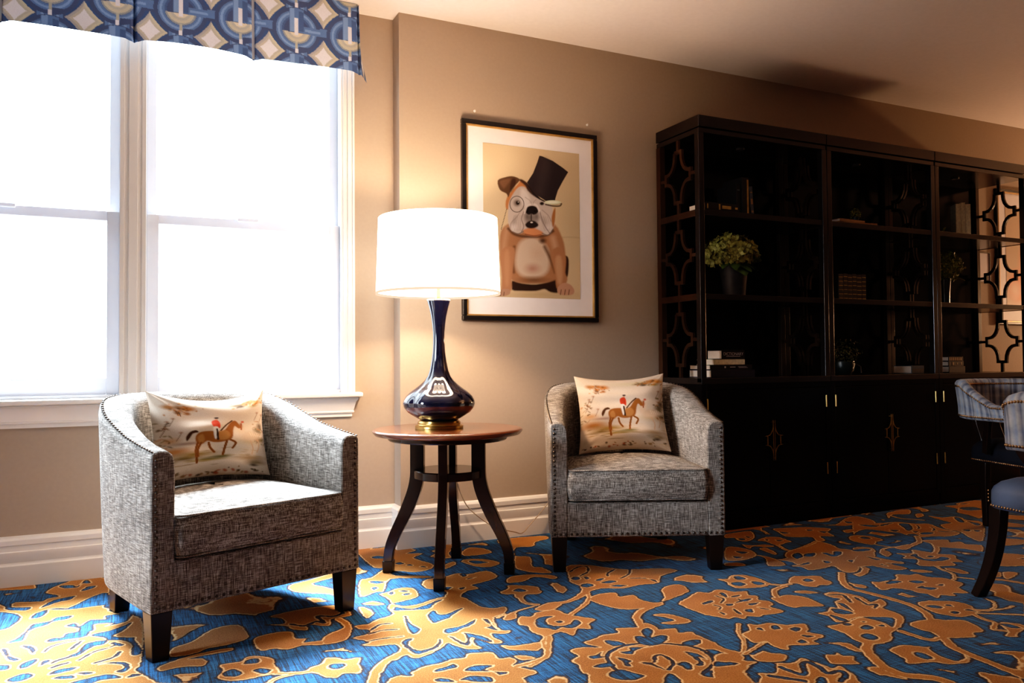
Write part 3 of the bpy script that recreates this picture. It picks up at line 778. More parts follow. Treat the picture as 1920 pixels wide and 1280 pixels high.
# where nothing was measured (under the furniture) the scrolls go on
cand = np.maximum((.30-S)*.045, .060-SD); SD = np.where(hull < 0, np.minimum(SD, cand), SD)
SD = np.clip(SD, -.08, .08)
def carpet():
    t = NT('floral woven carpet'); a = t.new('ShaderNodeAttribute', attribute_name='pile'); sd = a.outputs['Fac']
    wob = t.noise((1, 1, 1), 130, 3, rough=.6); sd = t.math('ADD', sd, t.math('MULTIPLY', t.math('SUBTRACT', wob, .5), .006)); wo2 = t.noise((1, 1, 1), 38, 1)
    sd = t.math('ADD', sd, t.math('MULTIPLY', t.math('SUBTRACT', wo2, .5), .012))
    k = t.math('ADD', t.math('MULTIPLY', sd, 6.25), .5)                # -.08..+.08 -> 0..1
    e = lambda v: .5+v*6.25
    # ground: blue loops with dark weft lines
    w1 = t.noise((4, 150, 1), 1, 2, rough=.7); w2 = t.noise((170, 6, 1), 1, 2, rough=.7); g = t.noise((1, 1, 1), 420, 2)
    w = t.math('ADD', t.math('MULTIPLY', w1, .34), t.math('MULTIPLY', w2, .66)); w = t.math('ADD', w, t.math('MULTIPLY', t.math('SUBTRACT', g, .5), .62)); w = t.math('ADD', t.math('MULTIPLY', t.math('SUBTRACT', w, .5), 1.25), .5)
    blue = t.ramp(w, [(.37, (.018, .016, .020, 1)), (.45, (.013, .050, .115, 1)), (.54, (.015, .108, .275, 1)), (.70, (.045, .215, .46, 1))])
    big = t.noise((1, 1, 1), 5, 3)
    g2 = t.noise((1, 1, 1), 190, 3, rough=.7)
    og = t.math('ADD', t.math('ADD', t.math('MULTIPLY', g, .8), t.math('MULTIPLY', g2, .75)), t.math('MULTIPLY', t.math('SUBTRACT', big, .9), .35))
    orange = t.ramp(og, [(.40, (.17, .052, .008, 1)), (.62, (.385, .150, .034, 1)), (.85, (.54, .25, .07, 1))])
    rim = t.mix(orange, (.72, .50, .25, 1), t.ramp(k, [(e(-.0075), (0, 0, 0, 1)), (e(-.005), (.85, .85, .85, 1)), (e(-.002), (.85, .85, .85, 1)), (e(-.0005), (0, 0, 0, 1))]))
    blu2 = t.mix(blue, (.030, .016, .014, 1), t.ramp(k, [(e(0), (.9, .9, .9, 1)), (e(.005), (.85, .85, .85, 1)), (e(.010), (0, 0, 0, 1))]))
    t.col(t.mix(rim, blu2, t.ramp(k, [(e(-.0007), (0, 0, 0, 1)), (e(.0007), (1, 1, 1, 1))])))
    t.set(Roughness=.95, Specular_IOR_Level=.1, Sheen_Weight=.1)
    h = t.ramp(k, [(e(-.006), (1, 1, 1, 1)), (e(.004), (0, 0, 0, 1))]); hh = t.math('ADD', h, t.math('MULTIPLY', g, .35))
    t.bump(hh, .7, .006); return t.m
fl = grid_obj('floor', np.stack([GX, GY, np.zeros_like(GX)], -1), carpet(), flo=SD)
struct(fl)
def proj(P):
    d = np.asarray(P, float)-CAM; k = d@cf
    return 960+FOC*(d@cr)/k, 640-FOC*(d@cu)/k
# ------------------------------------------------------------------ tub armchairs
CA = .395
def tub_outline(n=26):
    pts = [(-CA, y) for y in np.linspace(0, .34, 8)]
    e = 2/2.5
    for th in np.linspace(pi, 0, n)[1:-1]:
        c, s = cos(th), sin(th); pts.append((CA*math.copysign(abs(c)**e, c), .36+.388*abs(s)**e))
    pts += [(CA, y) for y in np.linspace(.34, 0, 8)]
    return np.array(pts)
def arm_z(y): return float(np.interp(y, [0, .12, .24, .38, .50, .58, .66, .75], [.665, .681, .702, .742, .785, .812, .826, .832]))
def make_armchair(loc, rz, label):
    root = empty('armchair', loc, rz, label, 'armchair', 'tweed tub armchairs')
    O = tub_outline(); n = len(O)
    T = np.gradient(O, axis=0); T /= np.linalg.norm(T, axis=1)[:, None]; N = np.stack([T[:, 1], -T[:, 0]], 1)     # inward
    rings = []; top = []
    for (x, y), nv in zip(O, N):
        th = .078+.045*np.clip((y-.1)/.5, 0, 1); zt = arm_z(y); i = np.array([x, y])+nv*th; o = np.array([x, y])
        tap = nv*.022*np.clip((y-.1)/.4, 0, 1)
        L = lambda k: o+(i-o)*k
        ring = [(o+tap, .157), (o+tap*.5, .40), (o, zt-.03), (L(.02), zt-.008), (L(.08), zt), (L(.35), zt+.007), (L(.7), zt+.004), (L(.9), zt-.008), (L(1.0), zt-.032), (L(1.02), zt-.07), (L(1.0), .44), (L(1.0), .30), (L(.97), .157)]
        rings.append([(p[0], p[1], z) for p, z in ring]); p = L(.10); top.append((p[0], p[1], zt+.0015))
    MB().loft(rings).build('upholstered_shell', M_tweed, root, 50, bevel=.006, seg=2)
    MB().box((-CA+.07, .0015, .157), (CA-.07, .05, .315)).box((-CA+.075, .045, .165), (CA-.075, .60, .305)).build('front_rail', M_tweed, root, 40, bevel=.008)
    # loose seat cushion
    def plan(ins, k=14):
        a, y0, y1 = .312-ins, -.018+ins, .612-ins; P = []
        for cx, cy, r, a0 in ((a, y0, .022, -90), (a, y1, .20, 0), (-a, y1, .20, 90), (-a, y0, .022, 180)):
            sx = -1 if cx > 0 else 1; sy = 1 if cy == y0 else -1; r = max(.012, r-ins*.5)
            for t in np.linspace(0, 90, 8): P.append((cx+sx*r+r*cos(radians(a0+t)), cy+sy*r+r*sin(radians(a0+t))))
        return P
    lay = [(.030, .318), (.008, .322), (.0, .332), (-.006, .36), (-.008, .392), (-.005, .43), (.0, .452), (.004, .459), (.012, .463), (.05, .471), (.11, .479), (.19, .485), (.26, .487)]
    c = MB().loft([[(x, y, z+.004*sin(x*9+1)*(z > .4)) for x, y in plan(i)] for i, z in lay]).build('seat_cushion', M_tweed, root, 70)
    pr = MB()
    for z in (.326, .458): pr.tube([(x, y, z) for x, y in plan(.001)], .0035, 6, closed=True)
    pr.build('piping', M_tweed, c)
    for sx, sy, k in ((-1, 0, 0), (1, 0, 0), (-1, 1, 1), (1, 1, 1)):
        a = .035; b = .027; x = sx*(CA-.04) if not k else sx*.245; y = .042 if not k else .655; dy = .022 if k else 0
        MB().loft([[(x+sx*d*(.6 if k else .1)*.03*0+px*w, y+dy*(1-t)+py*w, z) for px, py in ((-1, -1), (1, -1), (1, 1), (-1, 1))] for w, z, t, d in ((b, 0, 0, 1), (a, .157 if not k else .160, 1, 0))]).build('leg', M_leg, root, 0, bevel=.003)
    def nails(name, pts):
        mb = MB()
        for p, nn in pts: mb.hemi(p, nn, .0062)
        mb.build(name, M_nail, root, 80)
    for sx in (-1, 1): nails('nailhead_trim', [((sx*(CA-.018), -.0005, z), (0, -1, 0)) for z in np.arange(.192, .652, .0205)])
    nails('nailhead_trim', [((x, -.0005 if abs(x) > CA-.07 else .001, .172), (0, -1, 0)) for x in np.linspace(-CA+.018, CA-.018, 31)])
    TP = np.array(top); seg = np.r_[0, np.cumsum(np.linalg.norm(np.diff(TP, axis=0), axis=1))]
    nails('nailhead_trim', [(tuple(np.array([np.interp(s, seg, TP[:, k]) for k in range(3)])), (0, 0, 1)) for s in np.arange(.012, seg[-1], .0205)])
    return root
A1 = ((.423, 2.928, 0), .356); A2 = ((2.06, 3.031, 0), -.417)
make_armchair(*A1, 'grey tweed tub armchair under the window, its top washed by daylight')
make_armchair(*A2, 'grey tweed tub armchair between the round table and the black bookcase')

# ------------------------------------------------------------------ scatter cushions with a hunt scene
def hunt(U, V, dx=0., dy=0., seed=3):
    """U,V 0..1, V down"""
    p = Paint(U*1000-dx, V*1000-dy, (216, 196, 176)); p.noise(.11, .010, .016, seed)
    E = p.ell
    for x, y, rx, ry, c in ((250, 190, 420, 60, (226, 210, 192)), (560, 330, 420, 90, (218, 200, 182)), (700, 100, 420, 50, (206, 190, 150))): E(c, x, y, rx, ry, .8, 1.)
    # autumn trees, top left and top right
    for x, y, rx, ry, c in ((150, 150, 75, 42, (170, 110, 50)), (230, 140, 60, 40, (150, 112, 78)), (300, 150, 85, 50, (188, 112, 30)), (215, 205, 45, 40, (140, 90, 44)), (290, 215, 40, 32, (160, 96, 34)), (330, 190, 30, 22, (222, 200, 176)),
                            (740, 115, 130, 30, (120, 88, 50)), (860, 90, 110, 42, (176, 104, 40)), (930, 110, 70, 40, (196, 132, 62)), (760, 140, 60, 22, (88, 66, 40)), (880, 150, 90, 26, (176, 152, 96))): E(c, x, y, rx, ry, .9, .7)
    p.line((92, 66, 44), [(225, 205), (232, 255)], 8); p.line((92, 66, 44), [(205, 190), (215, 250)], 5)
    # hills, banks, grass
    for x, y, rx, ry, c in ((180, 470, 130, 90, (206, 186, 170)), (120, 560, 110, 50, (196, 150, 110)), (260, 600, 190, 26, (160, 130, 116)), (820, 610, 200, 60, (196, 172, 140)), (150, 680, 200, 60, (196, 128, 60)), (330, 730, 260, 50, (150, 116, 40)),
                            (240, 765, 170, 32, (116, 92, 34)), (430, 800, 240, 22, (170, 140, 60)), (560, 770, 130, 24, (112, 100, 44)), (830, 800, 220, 42, (164, 132, 96)), (930, 480, 80, 70, (110, 92, 62)), (960, 420, 50, 55, (84, 66, 48)), (940, 590, 90, 40, (120, 100, 66)), (880, 850, 150, 42, (138, 112, 78)), (860, 880, 60, 22, (70, 54, 34))): E(c, x, y, rx, ry, .85, .8)
    for x, y in ((80, 420), (60, 500), (130, 380), (170, 560), (900, 340), (960, 370), (1000, 300)):
        p.line((112, 74, 50), [(x, y), (x+25, y-50), (x+40, y-90)], 7, op=.7); E((150, 96, 66), x+35, y-90, 26, 18, .6, .8)
    # small figures and foliage along the lower edge and sides
    rr = np.random.default_rng(seed+20)
    for k in range(46):
        x, y = rr.uniform(20, 980), 960-abs(rr.normal())*26; E(((58, 44, 30), (96, 74, 44), (150, 118, 76), (176, 92, 62), (226, 210, 190))[k % 5], x, y, rr.uniform(8, 34), rr.uniform(6, 18), .8, .6, rr.uniform(-40, 40))
    for k in range(60):
        sd_ = rr.choice([0, 1]); x, y = (rr.uniform(0, 130) if sd_ else rr.uniform(850, 1000)), rr.uniform(330, 640)
        E(((104, 76, 46), (72, 56, 36), (150, 110, 70), (186, 132, 92), (120, 104, 58))[k % 5], x, y, rr.uniform(8, 40), rr.uniform(5, 16), .65, .6, rr.uniform(-60, 60))
    for k in range(50):
        sd_ = rr.choice([0, 1]); x, y = (rr.normal(235, 75), rr.normal(165, 38)) if sd_ else (rr.normal(850, 90), rr.normal(115, 26))
        E(((178, 106, 30), (136, 84, 40), (206, 150, 88), (104, 74, 44), (194, 120, 48))[k % 5], x, y, rr.uniform(8, 30), rr.uniform(6, 18), .75, .6, rr.uniform(-40, 40))
    for k in range(40):
        x, y = rr.uniform(60, 960), rr.normal(775, 45); E(((140, 108, 44), (112, 90, 40), (178, 148, 92), (210, 184, 150))[k % 4], x, y, rr.uniform(30, 90), rr.uniform(3, 9), .6, .7)
    kx, ky = p.X.copy(), p.Y.copy(); p.X, p.Y = (kx-520)/1.16+500, (ky-560)/1.14+550
    # pale second horse with rider
    E((214, 186, 160), 760, 540, 120, 66, .95, .5); E((224, 196, 170), 690, 470, 40, 80, .9, .5, 20); E((150, 96, 50), 690, 420, 26, 46, .8, .6)
    p.line((206, 170, 140), [(760, 590), (790, 660), (780, 720)], 12); p.line((206, 170, 140), [(840, 580), (850, 640), (830, 700)], 10)
    E((198, 74, 44), 712, 372, 20, 16, .9, .5); p.line((160, 84, 44), [(700, 390), (690, 470)], 12)
    for k in range(8): p.line((240, 216, 190), [(760+k*22, 500+8*(k % 3)), (772+k*22, 540)], 6, op=.7)
    # bay horse
    bay, dk, lt = (158, 98, 46), (84, 50, 26), (196, 142, 88)
    p.poly(bay, [(330, 520), (360, 480), (430, 470), (520, 480), (560, 450), (600, 380), (640, 350), (670, 380), (690, 440), (665, 450), (640, 420), (620, 470), (600, 560), (540, 590), (470, 590), (420, 570), (380, 600), (340, 580)], 10)
    p.poly(lt, [(500, 480), (560, 470), (590, 520), (560, 570), (500, 560)], 16, .7); p.poly(lt, [(345, 530), (380, 500), (400, 560), (370, 590)], 14, .6)
    p.poly(dk, [(270, 560), (262, 520), (290, 470), (330, 455), (350, 480), (310, 490), (290, 530)], 8)
    p.line(dk, [(520, 470), (570, 400), (620, 350)], 14)
    for q in ([(350, 580), (335, 660), (345, 740), (350, 780)], [(375, 585), (350, 650), (352, 720)], [(560, 580), (545, 650), (535, 720)], [(585, 575), (625, 610), (605, 660)], [(430, 590), (440, 640), (470, 690)]): p.line(bay, q, 20); p.line(dk, q, 6, op=.7)
    E((116, 108, 62), 470, 745, 150, 22, .6, .6)
    # rider: red coat, white breeches, dark cap
    p.poly((208, 74, 46), [(462, 345), (500, 330), (520, 370), (515, 430), (470, 425), (455, 385)], 7); p.line((196, 66, 42), [(500, 380), (510, 430)], 16)
    p.poly((232, 222, 212), [(462, 425), (500, 425), (500, 500), (480, 560), (465, 500)], 7); p.line((70, 46, 34), [(490, 450), (498, 560)], 16)
    E((202, 160, 130), 500, 322, 14, 16, 1, .4); E((74, 60, 62), 502, 306, 22, 13, 1, .4)
    return np.clip(p.c*.84, 0, 1)**1.06
def make_pillow(loc, rz, tilt, hw, hh, th, label, roll=0., squash=0., seed=1, shift=(0, 0)):
    n = 150; u = np.linspace(-1, 1, n)
    uu = np.r_[u, u[-2:0:-1]]; side = np.r_[np.ones(n), -np.ones(n-2)]
    UU, VV = np.meshgrid(np.r_[uu, uu[0]], np.linspace(1, -1, n)); SS = np.broadcast_to(np.r_[side, 1.], UU.shape)
    prof = (np.clip(1-np.abs(UU)**2.6, 0, 1)**.62)*(np.clip(1-np.abs(VV)**2.6, 0, 1)**.62)
    X = hw*UU*(1-.085*(1-VV**2)); Z = hh*VV*(1-.10*(1-UU**2))
    Z = np.where(VV > 0, Z-squash*hh*(1-UU**2)*VV, Z)
    r = np.random.default_rng(seed); W = np.zeros(UU.shape)
    for k in range(18):
        a, b, p = r.normal()*4, r.normal()*7, r.uniform(0, 6.28); W += np.sin(a*UU+b*VV+p)
    crease = np.zeros(UU.shape)
    for cu_, cv_ in ((-1, -1), (1, -1), (-1, 1), (1, 1)):
        d = np.hypot(UU-cu_, VV-cv_); ang = np.arctan2(VV-cv_, UU-cu_); crease += np.exp(-(d/.5)**2)*np.sin(ang*11+cu_)*.5
    Yd = -SS*(th*prof+.0016*W*prof**.5+.006*crease*prof**.7)
    colr = hunt((UU+1)/2, (1-VV)/2, shift[0], shift[1], seed)
    P = np.stack([X, Yd, Z], -1)
    o = grid_obj('scatter_cushion', P, M_scenic, None, colr)
    o.rotation_euler = (-tilt, roll, rz); o.location = loc
    return tag(o, label, 'cushion', 'hunt scene scatter cushions')
def chair_pt(A, x, y, z):
    (cx, cy, _), t = A; return (cx+cos(t)*x-sin(t)*y, cy+sin(t)*x+cos(t)*y, z)
make_pillow(chair_pt(A1, .018, .465, .670), A1[1]-.02, radians(13), .240, .178, .078, 'cream cushion printed with a red coated rider, sagging, on the armchair under the window', roll=radians(1.5), squash=.14, seed=5, shift=(-30, 20))
make_pillow(chair_pt(A2, .004, .455, .682), A2[1]-.02, radians(19), .232, .206, .066, 'cream cushion printed with a red coated rider, upright, on the armchair beside the bookcase', roll=radians(-1.5), squash=.05, seed=9)

# ------------------------------------------------------------------ round side table
TC = (1.292, 3.411)
tb = empty('side_table', (*TC, 0), 0, 'round mahogany side table with four curved legs between the two armchairs', 'table')
R = .339
MB().lathe([(.0, .622), (R-.03, .622), (R-.012, .625), (R-.006, .632), (R-.001, .638), (R, .643), (R-.004, .6485), (R-.012, .651), (R-.03, .6512), (0, .6512)], 72).build('table_top', M_ttop, tb, 40)
MB().lathe([(0, .600), (R-.075, .600), (R-.07, .605), (R-.07, .622), (0, .622)], 64).build('apron', M_table, tb, 40)
MB().lathe([(0, .428), (.150, .428), (.154, .432), (.154, .462), (.150, .466), (0, .466)], 56).build('lower_shelf', M_table, tb, 40)
for a in (-118.7, -30.5, 61.3, 149.5):
    d = np.array([cos(radians(a)), sin(radians(a)), 0]); sdv = np.array([-d[1], d[0], 0])
    path = smooth_open([(.140, .604), (.140, .50), (.142, .43), (.158, .36), (.195, .27), (.240, .18), (.268, .11), (.276, .05), (.276, .0)], 4)
    pts = [d*r+np.array([0, 0, z]) for r, z in path]
    wid = [float(np.interp(z, [0, .1, .3, .45, .61], [.040, .043, .058, .062, .062])) for r, z in path]
    lg = MB().bar(pts, wid, .040, sdv).build('leg', M_table, tb, 50, bevel=.003)
    c = d*.276; b = .0225
    MB().loft([[tuple(c+d*i*b*k+sdv*j*b*k+np.array([0, 0, z])) for i, j in ((-1, -1), (1, -1), (1, 1), (-1, 1))] for z, k in ((0, 1), (.052, 1.06))]).build('foot_cap', M_cap, lg, 0, bevel=.002)

# ------------------------------------------------------------------ table lamp
LX, LY, LZ = 1.257, 3.428, .6512
lp = empty('table_lamp', (LX, LY, LZ), 0, 'lit table lamp with a white drum shade and lobed midnight blue base', 'lamp')
MB().lathe([(0, 0), (.108, 0), (.109, .004), (.109, .012), (.104, .015), (.098, .016), (.096, .020), (.097, .026), (.092, .034), (.080, .037), (0, .037)], 56).build('base', M_brass, lp, 30)
vp = [(.060, .035, 0.), (.088, .038, .05), (.094, .043, .08), (.118, .056, .06), (.146, .074, .065), (.164, .096, .065), (.168, .112, .065), (.166, .126, .065), (.155, .146, .065), (.136, .164, .065), (.112, .180, .06), (.090, .196, .06), (.070, .214, .085), (.054, .236, .08), (.044, .262, .07),
      (.036, .300, .06), (.030, .345, .055), (.0275, .390, .05), (.0275, .430, .05), (.031, .470, .05), (.037, .510, .06), (.045, .545, .06), (.053, .572, .06), (.055, .580, .05), (.050, .584, .05), (.030, .584, 0), (0, .584, 0)]
MB().lathe(vp, 96, lobes=8).build('vase_body', M_gloss, lp, 75)
MB().lathe([(0, .580), (.018, .580), (.018, .590), (.010, .594), (.008, .640), (.012, .645), (.012, .700), (0, .700)], 20).build('brass_neck', M_brass, lp, 40)
def shade_mat():
    t = NT('glowing white linen shade'); f = t.noise((1, 1, .1), 90, 2)
    em = t.new('ShaderNodeEmission'); t.link(t.ramp(f, [(.3, (1, .73, .53, 1)), (.7, (1, .76, .56, 1))]), em.inputs[0]); em.inputs[1].default_value = 8.5
    ad = t.new('ShaderNodeAddShader'); t.p.inputs['Base Color'].default_value = (.75, .72, .68, 1); t.set(Roughness=.9)
    t.link(em.outputs[0], ad.inputs[0]); t.link(t.p.outputs[0], ad.inputs[1]); t.link(ad.outputs[0], t.out.inputs[0]); return t.m
M_shade = shade_mat()
z0, z1 = 1.257-LZ, 1.600-LZ
lshade = MB().loft([[(r*cos(2*pi*j/72), r*sin(2*pi*j/72), z) for j in range(72)] for r, z in ((.2815, z0), (.2700, z1), (.2680, z1), (.2795, z0))], cap=False, closed=True).build('lamp_shade', M_shade, lp, 40)
M_hem = emis('cream shade hem', (1, .74, .52, 1), 1.0)
MB().loft([[(r*cos(2*pi*j/72), r*sin(2*pi*j/72), z) for j in range(72)] for r, z in ((.2822, z0-.001), (.2820, z0+.010), (.2790, z0+.010), (.2792, z0-.001))], cap=False, closed=True).build('shade_trim', M_hem, lshade, 40)
sp = MB()
for k in range(3):
    a = 2*pi*k/3+.4; sp.tube([(0, 0, z1-.02), (.268*cos(a), .268*sin(a), z1-.006)], .0022, 6)
sp.build('shade_spider', M_brass, lp)
MB().lathe([(0, .70), (.013, .70), (.016, .72), (.030, .76), (.034, .79), (.028, .82), (.012, .838), (0, .842)], 24).build('light_bulb', emis('lit bulb glass', (1, .75, .5, 1), 8), lp)
W3 = lambda x, y, Y: on_y(x, y, Y)
cp = [np.array([1.262, 3.53, .655]), np.array([1.275, 3.80, .62]), W3(858, 905, 3.88), W3(862, 920, 3.90), W3(878, 951, 3.90), W3(909, 977, 3.88), W3(930, 988, 3.85), W3(950, 994, 3.84), W3(966, 997, 3.85), W3(979, 999, 3.87), W3(995, 982, 3.89), W3(1014, 960, 3.90), W3(1030, 940, 3.91)]
for p in cp: p[2] = max(p[2], .006)
tag(MB().tube(list(smooth_open(cp[2:], 5)), .0032, 6).build('power_cord', M_cord), 'pale lamp cord looping along the baseboard behind the round table', 'cord')
# ------------------------------------------------------------------ framed dog print and its hooks
YP = 3.938
x0, z1 = on_y(866, 220, YP)[[0, 2]]; x1, z0 = on_y(1123.5, 604, YP)[[0, 2]]
pic = empty('framed_print', ((x0+x1)/2, YM, (z0+z1)/2), 0, 'framed print of a bulldog in a black top hat on the tan wall', 'picture')
cx, cz = (x0+x1)/2, (z0+z1)/2; hw, hh = (x1-x0)/2, (z1-z0)/2
def ring_frame(w, h, t, ya, yb):
    mb = MB(); mb.box((-w, yb, h-t), (w, ya, h)).box((-w, yb, -h), (w, ya, -h+t)).box((-w, yb, -h+t), (-w+t, ya, h-t)).box((w-t, yb, -h+t), (w, ya, h-t)); return mb
ring_frame(hw, hh, .026, -.001, YP-YM).build('frame', M_framebk, pic, 0, bevel=.004)
ring_frame(hw-.022, hh-.022, .012, -.004, YP-YM+.003).build('gilt_fillet', M_framegd, pic, 0, bevel=.003)
MB().box((-hw+.03, -.012, -hh+.03), (hw-.03, -.006, hh-.03)).build('mat_board', M_mat, pic, 0)
px0, pz1 = on_y(905, 267, YM-.012)[[0, 2]]; px1, pz0 = on_y(1088, 561, YM-.012)[[0, 2]]
gx_, gz_ = np.meshgrid(np.linspace(px0, px1, 300), np.linspace(pz1, pz0, 410))
PW = np.stack([gx_, np.full_like(gx_, YM-.0135), gz_], -1); ix_, iy_ = proj(PW)
def dog(X, Y):
    p = Paint(X, Y, (212, 190, 158)); P, L, E = p.poly, p.line, p.ell
    E((226, 206, 176), 60, 250, 420, 420, .6, 1.); E((186, 168, 138), 760, 650, 260, 560, .6, 1.); p.noise(.03, .01, .01, 2)
    L((180, 160, 130), [(620, 775), (700, 770), (800, 778)], 14, 10, .5); E((190, 166, 128), 420, 1245, 420, 40, .7, .9)
    # haunch + body
    P((62, 46, 40), [(640, 940), (672, 925), (690, 960), (686, 1070), (670, 1110), (640, 1100)], 10)
    P((54, 40, 36), [(220, 1130), (300, 1150), (420, 1160), (540, 1130), (590, 1090), (610, 1220), (540, 1225), (490, 1200), (420, 1215), (300, 1215), (220, 1205)], 14)
    P((168, 122, 92), [(130, 720), (190, 660), (300, 640), (480, 640), (580, 670), (630, 760), (655, 840), (665, 960), (650, 1090), (590, 1120), (480, 1150), (300, 1150), (200, 1110), (130, 1000), (118, 850)], 16)
    P((206, 186, 168), [(260, 880), (300, 800), (400, 770), (500, 840), (530, 940), (520, 1040), (470, 1090), (380, 1105), (290, 1080), (250, 1000)], 40)
    E((176, 128, 112), 390, 1030, 90, 60, .8, .9); E((196, 160, 136), 430, 900, 90, 90, .5, 1.); E((110, 80, 62), 400, 1125, 170, 40, .8, .9)
    L((96, 66, 48), [(240, 850), (225, 960), (235, 1060)], 22, 20, .8); L((90, 62, 46), [(490, 850), (540, 950), (580, 1060)], 26, 22, .8)
    L((196, 158, 130), [(180, 700), (160, 800), (150, 900)], 40, 40, .6); L((206, 172, 146), [(560, 780), (590, 900), (610, 1000)], 44, 40, .6)
    # front legs and paws
    P((178, 130, 100), [(130, 880), (240, 860), (232, 1000), (218, 1120), (215, 1210), (140, 1230), (135, 1100)], 14); P((192, 146, 114), [(160, 900), (200, 900), (195, 1150), (165, 1150)], 24, .7)
    P((176, 138, 118), [(100, 1240), (130, 1205), (195, 1200), (205, 1235), (170, 1255), (110, 1256)], 8)
    P((172, 124, 94), [(540, 900), (620, 850), (665, 940), (660, 1060), (680, 1120), (640, 1200), (590, 1190), (575, 1060)], 14); P((200, 160, 128), [(580, 950), (625, 930), (640, 1060), (630, 1150), (600, 1140)], 24, .7)
    P((190, 148, 126), [(598, 1190), (640, 1150), (700, 1160), (735, 1205), (728, 1240), (690, 1250), (630, 1248), (600, 1230)], 8)
    for x in (628, 662, 695): L((90, 60, 50), [(x, 1205), (x-6, 1246)], 6, 4, .9)
    for x in (128, 156): L((90, 60, 50), [(x, 1225), (x-4, 1254)], 6, 4, .9)
    E((70, 52, 44), 475, 800, 44, 34, .9, .8); L((84, 62, 52), [(190, 700), (240, 745), (330, 765), (480, 760), (560, 720)], 22, 16, .85)
    # head
    P((190, 128, 84), [(180, 440), (270, 330), (300, 300), (350, 330), (340, 420), (220, 480), (190, 540), (168, 520)], 10)
    P((198, 186, 180), [(200, 470), (260, 370), (310, 350), (360, 380), (430, 440), (480, 470), (540, 500), (560, 560), (575, 640), (560, 700), (520, 752), (440, 735), (400, 700), (330, 720), (280, 742), (220, 720), (190, 650), (188, 560)], 10)
    P((224, 216, 212), [(300, 370), (345, 400), (370, 470), (330, 520), (290, 450)], 26, .9); P((168, 112, 72), [(560, 560), (580, 530), (575, 640), (560, 690), (548, 620)], 10)
    P((70, 52, 46), [(280, 300), (300, 290), (350, 325), (420, 400), (450, 450), (400, 430), (350, 385), (330, 345)], 12)
    P((206, 142, 104), [(310, 715), (380, 690), (430, 705), (480, 735), (430, 762), (350, 752)], 14); L((128, 72, 56), [(330, 745), (400, 758), (460, 750)], 8, 6, .8)
    E((120, 108, 104), 240, 640, 26, 80, .35, .9, 20); E((126, 114, 110), 490, 640, 24, 80, .35, .9, -20); E((230, 222, 220), 240, 690, 40, 40, .7, .9); E((226, 218, 216), 520, 690, 34, 44, .7, .9)
    for k in range(5): L((128, 116, 114), [(240+k*14, 590), (230+k*15, 650), (244+k*12, 715)], 4, 5, .5); L((132, 120, 118), [(450+k*16, 600), (470+k*14, 650), (490+k*10, 715)], 4, 5, .5)
    E((96, 88, 88), 378, 610, 78, 92, .8, .9); E((70, 64, 66), 345, 600, 34, 60, .6, .9); E((70, 64, 66), 425, 600, 34, 60, .6, .9)
    P((36, 31, 33), [(328, 545), (345, 522), (385, 510), (420, 520), (440, 548), (425, 575), (398, 584), (380, 576), (362, 584), (338, 572)], 9); E((14, 12, 14), 352, 556, 13, 8, 1, .5); E((14, 12, 14), 410, 556, 13, 8, 1, .5); L((30, 26, 28), [(380, 578), (380, 630)], 7, 6)
    P((44, 38, 40), [(330, 665), (355, 640), (383, 632), (415, 640), (440, 668), (420, 690), (380, 698), (345, 690)], 12); E((226, 220, 216), 383, 648, 14, 8, 1, .5)
    L((226, 218, 214), [(322, 570), (345, 512), (385, 498), (425, 508), (450, 560)], 15, 10, .9)
    L((116, 102, 100), [(318, 560), (300, 620), (318, 680), (300, 725)], 7, 7, .8); L((116, 102, 100), [(452, 560), (470, 630), (500, 690), (535, 740)], 7, 7, .8); L((140, 124, 120), [(300, 540), (262, 600), (215, 650), (205, 700)], 6, 8, .7); L((140, 124, 120), [(470, 545), (520, 590), (545, 640)], 6, 8, .7)
    L((100, 88, 84), [(225, 725), (270, 742), (315, 722)], 8, 6, .8); L((100, 88, 84), [(470, 738), (520, 752), (560, 705)], 8, 6, .8); L((150, 134, 128), [(330, 440), (370, 470), (385, 500)], 6, 8, .6); L((150, 134, 128), [(420, 460), (400, 480), (395, 500)], 6, 8, .6)
    # ear, eyes, monocle
    P((92, 68, 54), [(102, 302), (160, 275), (220, 265), (270, 280), (285, 300), (250, 340), (215, 380), (190, 440), (175, 410), (120, 378)], 8); P((128, 96, 76), [(120, 310), (170, 290), (210, 290), (180, 340), (150, 365)], 18, .7); P((56, 40, 34), [(215, 300), (250, 290), (245, 350), (205, 400)], 14, .8)
    E((120, 106, 100), 262, 487, 40, 40, .9, .6); E((34, 26, 24), 268, 487, 19, 20, 1, .4); E((230, 226, 220), 272, 480, 5, 5, 1, .5); E((34, 26, 26), 468, 492, 24, 18, 1, .5)
    th = np.linspace(0, 2*pi, 40); p.over(np.clip(.5-(line_sd(X, Y, [(261+58*cos(t), 497+66*sin(t)) for t in th])-3)/4, 0, 1), (86, 76, 72))
    for k in range(14): E((60, 52, 50), 176-3.4*k, 540+12.5*k, 6, 5, 1, .5)
    # top hat, pale highlight of its brim edge
    P((50, 45, 50), [(344, 318), (395, 240), (430, 150), (447, 96), (470, 100), (560, 140), (640, 195), (686, 232), (640, 310), (600, 385), (580, 450), (575, 480), (500, 470), (430, 425), (380, 370)], 5, sm=False)
    P((70, 64, 68), [(470, 130), (540, 160), (520, 300), (470, 420), (420, 380)], 60, .5); P((40, 36, 40), [(340, 320), (430, 430), (520, 480), (600, 495), (630, 490), (560, 500), (470, 470), (400, 420)], 6)
    L((64, 54, 46), [(500, 500), (560, 512), (615, 512), (630, 495)], 12, 6, .9); E((216, 220, 190), 557, 482, 74, 19, 1, .15); E((238, 240, 222), 555, 481, 60, 12, 1, .4)
    return p.c
